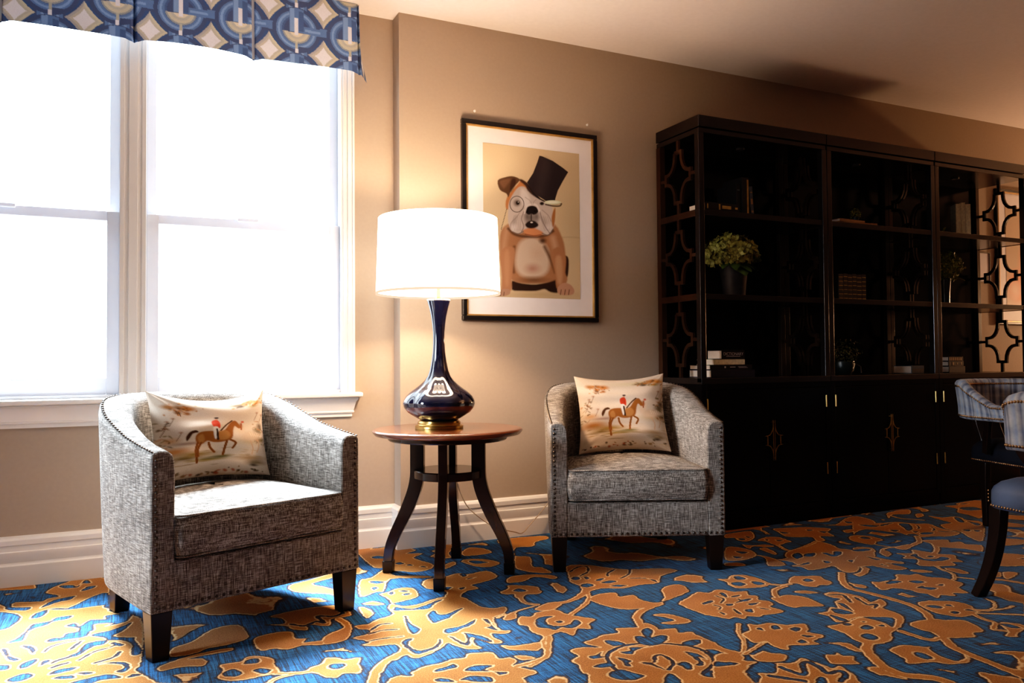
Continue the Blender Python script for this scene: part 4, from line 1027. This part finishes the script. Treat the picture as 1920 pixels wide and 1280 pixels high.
grid_obj('print_sheet', PW-np.array([cx, YM, cz]), M_print, pic, dog((ix_-910)*4.414, (iy_-270)*4.414))
for (px, py), lb in (((890, 208), 'small clear wall hook above the left end of the dog print'), ((1101, 234), 'small clear wall hook above the right end of the dog print')):
    q = on_y(px, py, YM-.004); hk = MB(); hk.lathe([(0, 0), (.007, 0), (.007, .003), (0, .004)], 14)
    hk.v = [(x, -z, y) for x, y, z in hk.v]; hk.tube([(0, -.003, .002), (0, -.010, -.003), (0, -.011, .005)], .0018, 6)
    tag(hk.build('wall_hook', M_hook, None, 40, loc=(q[0], YM-.0005, q[2])), lb, 'hook', 'hooks above the dog print')
# second framed print, beyond the bookcase
x0, z1 = on_y(1868, 352, YP)[[0, 2]]; z0 = on_y(1878, 608, YP)[2]; hw, hh = .42, (z1-z0)/2
pc2 = empty('framed_print', (x0+hw, YM, (z0+z1)/2), 0, 'gold edged framed print with a peach figure, seen through the bookcase end lattice', 'picture')
ring_frame(hw, hh, .020, -.001, YP-YM).build('frame', M_framebk, pc2, 0, bevel=.004)
ring_frame(hw-.016, hh-.016, .014, -.004, YP-YM+.002).build('gilt_fillet', M_framegd, pc2, 0, bevel=.003)
MB().box((-hw+.025, -.012, -hh+.025), (hw-.025, -.006, hh-.025)).build('mat_board', M_mat, pc2, 0)
gx_, gz_ = np.meshgrid(np.linspace(-hw+.12, hw-.12, 70), np.linspace(hh-.13, -hh+.13, 90))
p = Paint(gx_*1000, gz_*1000, (206, 182, 158)); p.ell((228, 150, 116), -150, -230, 190, 170, .95, .5); p.ell((226, 168, 140), -60, -60, 120, 220, .9, .6); p.ell((188, 96, 60), -80, 60, 40, 180, .9, .6, 12); p.ell((238, 206, 186), -200, -250, 90, 90, .8, .8)
grid_obj('print_sheet', np.stack([gx_, np.full_like(gx_, -.0135), gz_], -1), M_print2, pc2, p.c)
nt = empty('framed_notice', (5.838, YM, 1.64), 0, 'small pale framed panel on the wall right behind the bookcase end', 'notice')
ring_frame(.095, .115, .008, -.001, -.014).build('frame', plain('grey notice frame', (.10, .08, .075, 1), .4), nt, 0)
MB().box((-.088, -.008, -.108), (.088, -.002, .108)).build('notice_sheet', plain('pale lilac sheet', (.62, .58, .62, 1), .6, var=.02), nt, 0)

# ------------------------------------------------------------------ bookcase units
def ornament(hx, hz, cx_=.030, cz_=.028, k=6):
    pts = []
    for sx, sz in ((1, 1), (1, -1), (-1, -1), (-1, 1)):
        a, b = (cx_, hz-.016), (hx-.016, cz_); q = []
        for t in np.linspace(0, 1, k):
            th = t*pi/2; ex = b[0]-(b[0]-a[0])*cos(th); ez = a[1]-(a[1]-b[1])*sin(th); q.append((a[0]+(b[0]-a[0])*(1-cos(th)), a[1]-(a[1]-b[1])*sin(th)))
        q = [(cx_, hz)]+q+[(hx, cz_)]
        if sx*sz < 0: q = q[::-1]
        pts += [(sx*x, sz*z) for x, z in q]
    return pts
BW, BD, BH = .963, .400, 2.310
def make_unit():
    r = empty('bookcase', (0, 0, 0), 0, '', 'bookcase', 'tall black lattice sided bookcase units standing side by side')
    w, d = BW/2, BD
    MB().box((-w, 0, 2.245), (w, d, BH)).box((-w+.003, .004, 2.212), (w-.003, d-.002, 2.240)).build('cornice', M_espresso, r, 0, bevel=.003)
    for sx in (-1, 1):
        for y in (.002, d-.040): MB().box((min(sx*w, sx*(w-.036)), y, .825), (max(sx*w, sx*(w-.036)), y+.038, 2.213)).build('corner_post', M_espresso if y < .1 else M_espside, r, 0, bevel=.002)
    MB().box((-w+.03, d-.012, .83), (w-.03, d-.004, 2.215)).build('back_panel', M_espback, r, 0)
    for z in (1.786, 1.317): MB().box((-w+.004, .006, z-.032), (w-.004, d-.012, z)).build('shelf', M_espresso, r, 0, bevel=.002)
    MB().box((-w, 0, .815), (w, d, .850)).build('counter', M_espresso, r, 0, bevel=.003)
    c = MB(); c.box((-w, .022, .06), (-w+.02, d, .815)).box((w-.02, .022, .06), (w, d, .815)).box((-w+.02, d-.012, .06), (w-.02, d, .815)).box((-w+.02, .022, .06), (w-.02, d-.012, .08))
    c.box((-w, .003, .075), (-w+.036, .022, .815)).box((w-.036, .003, .075), (w, .022, .815)).box((-w+.036, .003, .785), (w-.036, .022, .815)).box((-w+.036, .003, .075), (w-.036, .022, .105))
    c.build('cabinet_body', M_espdoor, r, 0, bevel=.002)
    MB().box((-w+.004, .012, 0), (w-.004, d-.01, .075)).build('plinth', M_espdoor, r, 0, bevel=.002)
    for sx in (-1, 1):                                                 # doors with a split brass pull
        xa, xb = sorted((sx*.0015, sx*(w-.038)))
        dr = MB(); dr.box((xa, .004, .108), (xb, .020, .782))
        dr = dr.build('door', M_espdoor, r, 0, bevel=.002)
        O = [(x, z) for x, z in ornament(.064, .112, .006, .026) if x*sx >= -1e-6]
        O = sorted(O, key=lambda q: -q[1]); O = [(sx*.007, .116)]+[(max(abs(x), .007)*sx, z) for x, z in O]+[(sx*.007, -.116)]
        h = MB().bar([(x+.02, -.012, z+.487) for x, z in O], .0042, .005, (0, 1, 0)).bar([(sx*.006+.02, -.012, .600), (sx*.006+.02, -.012, .374)], .0036, .005, (0, 1, 0))
        for z in (.59, .385): h.box((sx*.006+.017, -.012, z-.003), (sx*.006+.023, .006, z+.003))
        h.build('door_pull', M_brassdk, dr, 0)
        for z in (.70, .30): MB().tube([(sx*(w-.037), -.001, z-.035), (sx*(w-.037), .000, z+.035)], .0036, 8).build('hinge', M_brassdk, dr)
        side = MB(); x = sx*(w-.012); hz = .146
        for zc, za, zb in ((2.0, 1.786, 2.215), (1.538, 1.317, 1.754), (1.066, .85, 1.285)):
            O = ornament(.112, hz); yc = d/2
            path = [(x, yc+a, zc+b) for a, b in O]; path = path+[path[0]]
            side.bar(path, .020, .016, (1, 0, 0)); side.bar([(x, yc, zc+hz), (x, yc, zb)], .020, .014, (1, 0, 0)); side.bar([(x, yc, zc-hz), (x, yc, za)], .020, .014, (1, 0, 0))
            side.bar([(x, .04, zc), (x, yc-.112, zc)], .018, .014, (1, 0, 0)); side.bar([(x, yc+.112, zc), (x, d-.04, zc)], .018, .014, (1, 0, 0))
        for z in (1.786, 1.317): side.box((x-.010, .04, z-.034), (x+.010, d-.04, z+.002))
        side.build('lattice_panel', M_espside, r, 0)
    MB().lathe([(0, 2.205), (.024, 2.205), (.026, 2.2115), (0, 2.2125)], 20, (-.02, .19, 0)).build('puck_light', M_pewter, r)
    return r
u = make_unit(); BY = 3.527
labs = ['left bookcase unit beside the armchair, holding a hydrangea vase and a short book stack', 'middle bookcase unit of three, holding a row of dark leather volumes', 'right bookcase unit, see-through at its lattice end, holding cream books and topiary']
units = [u, copy_tree(u), copy_tree(u)]
for i, o in enumerate(units): o.location = (2.824+BW/2+i*.9665, BY, 0); o['label'] = labs[i]
# daylight reaches the far wall behind the last unit: its back stays closed, only the lattice end is open

# ------------------------------------------------------------------ things on the shelves
def book(label, cover, w, d, h, loc, rz=0, stand=False, tilt=0, group=None, bands=None, deco=None, text=None, pages=M_pages, curve=True):
    """lying: spine towards -y. w along x, d depth, h thickness. stand: spine towards -y, upright"""
    r = empty('book', loc, rz, label, 'book', group)
    if tilt: r.rotation_euler = (0, tilt, rz)
    t = min(.004, h*.12)
    if not stand:
        MB().box((-w/2+.0, .0, 0), (w/2, d, t)).box((-w/2, 0, h-t), (w/2, d, h)).box((-w/2, 0, t), (w/2, t, h-t)).build('cover', cover, r, 0, bevel=.0012)
        MB().box((-w/2+.004, t, t), (w/2-.004, d-.004, h-t)).build('page_block', pages, r, 0)
        front = lambda a, b: ((a*w/2), -.0006, b*h)
    else:
        MB().box((-w/2, 0, 0), (-w/2+t, d, h)).box((w/2-t, 0, 0), (w/2, d, h)).box((-w/2+t, 0, 0), (w/2-t, t, h)).build('cover', cover, r, 0, bevel=.0012)
        MB().box((-w/2+t, t, .003), (w/2-t, d-.004, h-.004)).build('page_block', pages, r, 0)
    if bands:
        for a0, a1, b0, b1 in bands: MB().box((a0*w/2, -.0009, b0*h), (a1*w/2, .0005, b1*h)).build('spine_band', deco, r, 0)
    if text:
        cu_ = bpy.data.curves.new('title', 'FONT'); cu_.body = text[0]; cu_.size = text[1]; cu_.align_x = 'CENTER'; cu_.align_y = 'CENTER'; cu_.extrude = .0003
        o = bpy.data.objects.new('title_text', cu_); COL.objects.link(o); bpy.context.view_layer.update()
        me = bpy.data.meshes.new_from_object(o.evaluated_get(bpy.context.evaluated_depsgraph_get())); bpy.data.objects.remove(o)
        o = bpy.data.objects.new('title_text', me); COL.objects.link(o); me.materials.clear(); me.materials.append(deco); o.parent = r
        o.rotation_euler = (pi/2, 0, 0); o.location = (0, -.0008, h*text[2])
    return r
S1, S2, S0 = 1.7863, 1.3173, .8503
stripe = lambda n, a=.86: [(-a, a, (k+.6)/(n+.4), (k+.6)/(n+.4)+.02) for k in range(n)]
G = 'books on the left bookcase unit'
book('dark book lying flat on the top shelf, pale pages toward the side lattice', M_bkblack, .235, .150, .046, (2.997, 3.545, S1), group=G, bands=[(-.9, -.84, .2, .8), (-.2, -.1, .15, .85), (0, .55, .3, .7), (.8, .95, .35, .6)], deco=M_gilt)
book('slim black book standing first from the left on the top shelf', M_bkblack, .030, .17, .205, (3.235, 3.68, S1), stand=True, group=G, bands=[(-.6, .6, .8, .83)], deco=M_bkgrey)
book('black book with a gilt spine panel standing second on the top shelf', M_bkblack, .052, .17, .245, (3.283, 3.675, S1), stand=True, group=G, bands=[(.45, .95, .05, .95)], deco=M_gilt)
book('grey blue book leaning at the right end of the standing books', M_bkgrey, .022, .16, .195, (3.339, 3.675, S1+.001), stand=True, tilt=-.07, group=G, bands=[(-.7, .7, .2, .26), (-.7, .7, .45, .62), (-.7, .7, .8, .83)], deco=M_bktan)
book('navy book at the bottom of the stack on the counter', M_bknavy, .315, .20, .044, (3.078, 3.565, S0), group=G)
book('black book with silver lettering, second from the bottom of the counter stack', M_bkblack, .300, .19, .027, (3.068, 3.567, S0+.0445), group=G, bands=[(-.35, -.28, .3, .7), (-.08, .18, .45, .6), (.30, .72, .55, .62), (.34, .78, .35, .42)], deco=M_silver)
book('book with a cream fore edge facing out, third in the counter stack', M_bkcream, .225, .15, .030, (3.055, 3.570, S0+.072), group=G)
book('small black dictionary on top of the left counter stack', M_bkblack, .165, .13, .053, (3.085, 3.572, S0+.1025), group=G, bands=[(-.62, .62, .28, .34)], deco=M_silver, text=('DICTIONARY', .024, .56))
# pale page ends of the two lower books of that stack face the room at their left end
for nm, x_, z_, h_, w_ in (('a', 2.952, S0+.003, .038, .062), ('b', 2.958, S0+.0475, .021, .078)):
    pass
G2 = 'books on the middle bookcase unit'
book('tan book lying under another on the top shelf of the middle unit', M_bktan, .300, .22, .022, (4.128, 3.60, S1), rz=-.12, group=G2)
book('tan paper book lying uppermost on the top shelf of the middle unit', M_bktan, .235, .18, .018, (4.095, 3.615, S1+.0225), rz=.06, group=G2)
ordn = ['first', 'second', 'third', 'fourth', 'fifth', 'sixth']
x = 4.035
for k in range(6):
    w = (.042, .036, .040, .038, .044, .037)[k]
    book('dark gilt banded volume, %s from left in the middle unit row' % ordn[k], M_bkleather, w, .15, .172+.004*(k % 2), (x+w/2, 3.68, S2), stand=True, group='dark leather volumes in a row', bands=stripe(6), deco=M_gilt); x += w+.0012
book('small grey brown book stack-box lying at the right end of the middle counter', M_bkgrey, .120, .14, .052, (4.672, 3.62, S0), group=G2, bands=[(-.9, .9, .05, .6)], deco=plain('dull label paper', (.14, .12, .10, 1), .7))
G3 = 'books on the right bookcase unit'
x = 5.300; yy = 3.775
for k in range(3):
    w = (.034, .028, .034)[k]
    book('tall cream book, %s of three standing on the top shelf of the right unit' % ('left', 'middle', 'right')[k], M_bkcream, w, .10, (.262, .270, .258)[k], (x+w/2*cos(.6), yy-w/2*sin(.6), S1), rz=-.6, stand=True, group=G3); x += (w+.001)*cos(.6); yy -= (w+.001)*sin(.6)
book('black book at the bottom of the small stack under the topiary', M_bkblack, .165, .14, .044, (5.118, 3.66, S0), group=G3)
book('black book with ornate silver spine on the small stack under the topiary', M_bkblack, .155, .13, .034, (5.112, 3.663, S0+.0445), group=G3, bands=[(-.5, -.3, .2, .8), (.1, .2, .3, .7), (.6, .75, .25, .75)], deco=M_bktan)
book('brown gilt book uppermost on the small stack under the topiary', M_bkleather, .150, .12, .030, (5.112, 3.664, S0+.0790), group=G3, bands=[(-.9+.25*k, -.75+.25*k, .15, .85) for k in range(7)], deco=M_bktan)

# --- flowers
def flower_ball(mb, c, rad, n, pr, flat=.8, low=-.35, seed=1, petals=4, jit=.12):
    r = np.random.default_rng(seed); k = 0
    for i in range(n):
        z = 1-(1-low)*(i+.5)/n; th = i*2.399963; s = math.sqrt(max(0, 1-z*z)); nv = Vector((s*cos(th), s*sin(th), z))
        p = Vector((nv.x*rad[0], nv.y*rad[1], nv.z*rad[2]))*(1+r.normal()*jit*.5)+Vector(c)
        nv = (nv+Vector(r.normal(size=3)*.35)).normalized(); a = nv.orthogonal().normalized(); b = nv.cross(a); ph = r.uniform(0, 6.28); q = pr*(.8+.5*r.random())
        for t in range(petals):
            an = ph+2*pi*t/petals; d = a*cos(an)+b*sin(an); e = nv.cross(d)
            mb.add([p, p+d*q*.55+e*q*.45+nv*q*.12, p+d*q*1.05+nv*q*.30, p+d*q*.55-e*q*.45+nv*q*.12], [(0, 1, 2, 3)])
    return mb
def leaf(mb, p, d, L, w, droop=.3):
    d = Vector(d).normalized(); s = d.cross(Vector((0, 0, 1))).normalized(); p = Vector(p); L_ = []; 
    for k in range(6):
        t = k/5; wd = w*math.sin(pi*min(1, t*.93+.05))**.8; c = p+d*L*t+Vector((0, 0, -droop*L*t*t)); L_ += [c-s*wd, c+Vector((0, 0, wd*.25)), c+s*wd]
    fs = []
    for k in range(5):
        for j in range(2): a = k*3+j; fs.append((a, a+1, a+4, a+3))
    return mb.add([tuple(v) for v in L_], fs)
hv = empty('flower_vase', (3.222, 3.715, S2), 0, 'grey tapered vase of pale green hydrangeas on the middle shelf of the left unit', 'vase')
MB().lathe([(0, 0), (.062, 0), (.064, .006), (.080, .165), (.083, .200), (.079, .200), (.060, .02), (0, .02)], 36).build('vase', M_pewter, hv, 40)
fb = MB(); flower_ball(fb, (-.035, -.02, .255), (.150, .12, .105), 230, .025, seed=4, low=-.45); flower_ball(fb, (-.035, -.02, .245), (.125, .10, .085), 150, .026, seed=5, low=-.5)
fb.build('flower_head', M_hyd, hv, 0)
lf = MB()
for a, L, w, z in ((-2.2, .13, .034, .20), (-1.5, .11, .040, .185), (-1.0, .10, .036, .195), (-2.7, .12, .034, .21), (-.4, .12, .030, .21), (-1.8, .12, .042, .165)): leaf(lf, (.03*cos(a)-.02, .03*sin(a)-.02, z), (cos(a), sin(a), .1), L, w, .55)
lf.build('leaves', M_leaf, hv, 60)
tv = empty('flower_vase', (5.158, 3.765, S2), 0, 'slim vase with a yellow green topiary ball on the right unit middle shelf', 'vase')
MB().lathe([(0, 0), (.026, 0), (.030, .10), (.038, .19), (.036, .19), (.02, .01), (0, .01)], 24).build('vase', plain('smoky glass vase', (.04, .04, .042, 1), .15), tv, 40)
fb = MB(); flower_ball(fb, (.0, 0, .275), (.105, .10, .10), 240, .018, seed=8, low=-.9, petals=3); fb.build('flower_head', M_yel, tv, 0)
sp_ = MB().tube([(.03, -.02, .18), (.09, -.05, .19), (.125, -.06, .175)], .0025, 5); sp_.build('stem', M_yel, tv)
dp = empty('potted_plant', (4.078, 3.69, S0), 0, 'low plant with olive sprigs in a dark pot on the counter of the middle unit', 'plant')
MB().lathe([(0, 0), (.045, 0), (.062, .03), (.068, .065), (.064, .085), (.058, .085), (.05, .06), (0, .06)], 28).build('pot', M_pot, dp, 40)
fb = MB(); flower_ball(fb, (0, 0, .13), (.085, .08, .075), 110, .013, seed=11, low=-.6, petals=2, jit=.5); fb.build('foliage', M_darkleaf, dp, 0)
MB().tube([(.05, -.04, .07), (.085, -.055, .05), (.09, -.055, .01)], .004, 6).build('stem', M_pewter, dp)
tp = empty('potted_plant', (4.172, 3.66, S1+.041), 0, 'tiny yellow green succulent on the tan books on the top shelf of the middle unit', 'plant')
MB().lathe([(0, 0), (.018, 0), (.022, .025), (.019, .025), (0, .02)], 16).build('pot', M_pot, tp, 40)
fb = MB(); flower_ball(fb, (0, 0, .045), (.028, .028, .035), 46, .012, seed=12, low=-.5, petals=2); fb.build('foliage', M_yel, tp, 0)
sg = empty('leaf_sprig', (5.04, 3.72, S1), 0, 'little yellow green sprig at the left of the top shelf of the right unit', 'plant')
MB().tube([(0, 0, .004), (.02, -.01, .035), (.05, -.015, .06)], .0022, 6).build('stem', M_leaf, sg)
l2 = MB(); leaf(l2, (.02, -.01, .035), (.8, -.1, .7), .04, .010, .1); leaf(l2, (.035, -.01, .05), (.9, .1, .9), .045, .010, .1); l2.build('leaves', M_yel, sg, 60)

# ------------------------------------------------------------------ plaid barrel chairs at the right edge
def make_dining(loc, rz, label, scoop=0., leather=None):
    """front is +y"""
    r = empty('dining_chair', loc, rz, label, 'chair', 'plaid barrel back chairs at the right edge of the photo')
    # seat
    def plan(k):
        P = []
        for cx_, cy_, rr, a0 in ((.25, -.25, .06, -90), (.25, .25, .035, 0), (-.25, .25, .035, 90), (-.25, -.25, .06, 180)):
            sx = -1 if cx_ > 0 else 1; sy = -1 if cy_ > 0 else 1
            for t in np.linspace(0, 90, 6): P.append(((cx_+sx*rr+rr*cos(radians(a0+t)))*k, (cy_+sy*rr+rr*sin(radians(a0+t)))*k))
        return P
    ks = .84 if scoop else 1.
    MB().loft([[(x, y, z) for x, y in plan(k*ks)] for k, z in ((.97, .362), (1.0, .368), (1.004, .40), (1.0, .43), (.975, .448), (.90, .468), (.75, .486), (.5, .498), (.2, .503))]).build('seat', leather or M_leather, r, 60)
    nb = MB()
    P = np.array(plan(1.004*ks)+[plan(1.004*ks)[0]]); s = np.r_[0, np.cumsum(np.linalg.norm(np.diff(P, axis=0), axis=1))]
    for q in np.arange(0, s[-1], .0135):
        x, y = np.interp(q, s, P[:, 0]), np.interp(q, s, P[:, 1]); nb.hemi((x, y, .374), (x*abs(x)**2, y*abs(y)**2, 0), .0055, 7)
    nb.build('nailhead_trim', M_nailbr, r, 80)
    for sx in (-1, 1):
        nb = MB()
        for z in np.arange(.388, .435, .0135): nb.hemi((sx*.246*ks, .246*ks, z), (sx, 1, 0), .005, 7)
        nb.build('nailhead_trim', M_nailbr, r, 80)
    # curved band
    n = 46; th = np.linspace(radians(197), radians(-17), n)[::-1]
    th = np.linspace(radians(180), radians(360), n)
    cen = [(.30*cos(t), -.02+.30*sin(t)) for t in th]
    ys = (.20, .17, .14, .11, .08, .05, .02) if scoop else (.10, .06, .02)
    cen = [(-.30, y) for y in ys]+cen+[(.30, y) for y in ys[::-1]]
    C_ = np.array(cen); T_ = np.gradient(C_, axis=0); T_ /= np.linalg.norm(T_, axis=1)[:, None]; N_ = np.stack([T_[:, 1], -T_[:, 0]], 1)   # outward
    arc = np.r_[0, np.cumsum(np.linalg.norm(np.diff(C_, axis=0), axis=1))]
    sec = [(-.022, .0), (.0, -.010), (.018, -.004), (.024, .012), (.026, .06), (.032, .12), (.038, .17), (.040, .190), (.030, .206), (.012, .212), (-.006, .206), (-.014, .190), (-.016, .13), (-.020, .06), (-.024, .014)]
    rings = []; N = len(C_)
    for i in range(N):
        e = min(arc[i], arc[-1]-arc[i]); k = math.sqrt(min(1, (e+.004)/.03)); sh = 1-.16*max(0, 1-e/.10)**2 if not scoop else 1-.62*(1-np.clip((e-.08)/.24, 0, 1)**1.2)
        rings.append([(C_[i, 0]+N_[i, 0]*(o*k), C_[i, 1]+N_[i, 1]*(o*k), .615+(z*sh if z > .05 else z)) for o, z in sec])
    bd = MB().loft(rings).build('back_band', M_plaid, r, 60)
    me = bd.data; uvl = me.uv_layers.new(name='UVMap'); m_ = len(sec); vs = np.r_[0, np.cumsum([hypot(sec[(j+1) % m_][0]-sec[j][0], sec[(j+1) % m_][1]-sec[j][1]) for j in range(m_)])]
    for pl in me.polygons:
        js = [me.loops[l].vertex_index % m_ for l in pl.loop_indices]
        wrap = max(js)-min(js) > m_/2
        for l, j in zip(pl.loop_indices, js):
            i = me.loops[l].vertex_index//m_; uvl.data[l].uv = (arc[i], vs[j] if not (wrap and j == 0) else vs[m_])
    nb = [MB(), MB(), MB()]; cnt = int(arc[-1]/.0135)
    for q in np.linspace(.01, arc[-1]-.01, cnt):
        p = np.array([np.interp(q, arc, C_[:, 0]), np.interp(q, arc, C_[:, 1])]); nn = np.array([np.interp(q, arc, N_[:, 0]), np.interp(q, arc, N_[:, 1])]); nn /= np.linalg.norm(nn)
        e = min(q, arc[-1]-q); sh = 1-.16*max(0, 1-e/.10)**2 if not scoop else 1-.62*(1-np.clip((e-.08)/.24, 0, 1)**1.2)
        k = math.sqrt(min(1, (e+.004)/.03))
        for w_, (o, z) in enumerate(((.0385*k, .615+.176*sh), (.023*k, .625))): nb[w_].hemi((*(p+nn*o), z), (nn[0], nn[1], 0), .0064, 7)
        nb[2].hemi((*(p-nn*.0155*k), .615+.182*sh), (-nn[0], -nn[1], .3), .0064, 7)
    for b_ in nb: b_.build('nailhead_trim', M_nailbr, r, 80)
    for sx in (-1, 1):
        nb = MB()
        for t in (np.linspace(.05, .95, 13) if not scoop else ()): nb.hemi((sx*(.314-.018*(1-t)), .098-.004*abs(t-.5), .628+.135*t), (sx*.5, 1, 0), .0064, 7)
        if nb.v: nb.build('nailhead_trim', M_nailbr, r, 80)
    for sx in (-1, 1):
        p = smooth_open([(sx*.292, .045, .612), (sx*.275, .02, .56), (sx*.255, -.01, .50), (sx*.243, -.03, .42)], 4)
        MB().bar(p, .036, .026, (sx, 0, 0)).build('arm_support', M_leg, r, 50, bevel=.003)
        p = smooth_open([(sx*.222*ks, .222*ks, .37), (sx*.224*ks, .228*ks, .28), (sx*.228*ks, .245*ks, .18), (sx*.236*ks, .275*ks, .08), (sx*.246*ks, .310*ks, .0)], 4)
        MB().bar(p, [float(w) for w in np.linspace(.056, .036, len(p))], .042, (sx, 0, 0)).build('leg', M_leg, r, 50, bevel=.003)
        p = smooth_open([(sx*.20, -.215, .37), (sx*.202, -.225, .25), (sx*.206, -.255, .12), (sx*.214, -.300, .0)] if not scoop else [(sx*.155, -.14, .37), (sx*.156, -.14, .25), (sx*.157, -.135, .12), (sx*.158, -.13, .0)], 4)
        MB().bar(p, [float(w) for w in np.linspace(.046, .034, len(p))], .036, (sx, 0, 0)).build('leg', M_leg, r, 50, bevel=.003)
    p = smooth_open([(0, -.318, .62), (0, -.30, .55), (0, -.27, .48), (0, -.245, .40)], 4)
    MB().bar(p, .03, .16, (1, 0, 0)).build('back_splat', M_leg, r, 50, bevel=.003)
    return r
nf = np.array([.205, .979]); na = math.atan2(nf[1], nf[0])-pi/2
cor = np.array([3.040, 2.060]); rt = np.array([nf[1], -nf[0]])
q = cor+rt*.25-nf*.25
make_dining((q[0], q[1], 0), na, 'nearest plaid barrel chair with a blue grey leather seat, cut by the right edge')
ff = np.array([-.259, -.966]); fa = math.atan2(ff[1], ff[0])-pi/2; rt2 = np.array([ff[1], -ff[0]])
q2 = np.array([4.492, 2.797])
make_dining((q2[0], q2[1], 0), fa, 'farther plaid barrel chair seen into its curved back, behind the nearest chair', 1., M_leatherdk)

# ------------------------------------------------------------------ light
def sky():
    w = bpy.data.worlds.new('overcast'); scene.world = w; w.use_nodes = True; n = w.node_tree.nodes; l = w.node_tree.links
    bg = n['Background']; tc = n.new('ShaderNodeTexCoord'); no = n.new('ShaderNodeTexNoise'); no.inputs['Scale'].default_value = 22; no.inputs['Detail'].default_value = 4
    rp = n.new('ShaderNodeValToRGB'); e = rp.color_ramp.elements; e[0].position = .36; e[0].color = (.205, .23, .232, 1); e[1].position = .42; e[1].color = (.86, .95, 1.0, 1)
    l.new(tc.outputs['Generated'], no.inputs['Vector']); l.new(no.outputs['Fac'], rp.inputs['Fac']); l.new(rp.outputs['Color'], bg.inputs['Color']); bg.inputs['Strength'].default_value = WORLD
WORLD = 6
sky()
def light(name, kind, loc, power, col, **k):
    d = bpy.data.lights.new(name, kind); d.energy = power; d.color = col
    for a, b in k.items():
        if a != 'rot': setattr(d, a, b)
    o = bpy.data.objects.new(name, d); COL.objects.link(o); o.location = loc
    if 'rot' in k: o.rotation_euler = k['rot']
    return o
for (xa, xb) in WX:                                                    # guides the sampling of daylight through each opening
    o = light('window_portal', 'AREA', ((xa+xb)/2, YW+.158, (WZ0+WZ1)/2), 1, (1, 1, 1), shape='RECTANGLE', size=xb-xa, size_y=WZ1-WZ0, rot=(-pi/2, 0, 0)); o.data.cycles.is_portal = True
dv = Vector((.05, -.50, -.85)).normalized()                                # bright high sky, soft edged
light('high_sky', 'SUN', (0, 8, 8), 60, (.76, .88, 1.0), angle=radians(24), rot=dv.to_track_quat('-Z', 'Y').to_euler())
light('left_chair_fill', 'AREA', (XL+.12, 2.75, 1.45), 14, (.74, .87, 1.0), shape='RECTANGLE', size=.9, size_y=1.1, spread=radians(40), rot=Vector((2.62, .30, -.70)).to_track_quat('-Z', 'Y').to_euler())  # added cool fill aimed at the left armchair; no window stands here
light('lamp_bulb', 'POINT', (LX, LY, 1.43), 125, (1, .64, .39), shadow_soft_size=.05)
light('second_lamp', 'POINT', (8.15, 3.30, 1.35), 150, (1, .58, .32), shadow_soft_size=.10)
light('room_fill', 'AREA', (1.2, -1.2, H-.06), 7, (1, .86, .74), shape='RECTANGLE', size=3.0, size_y=2.0)
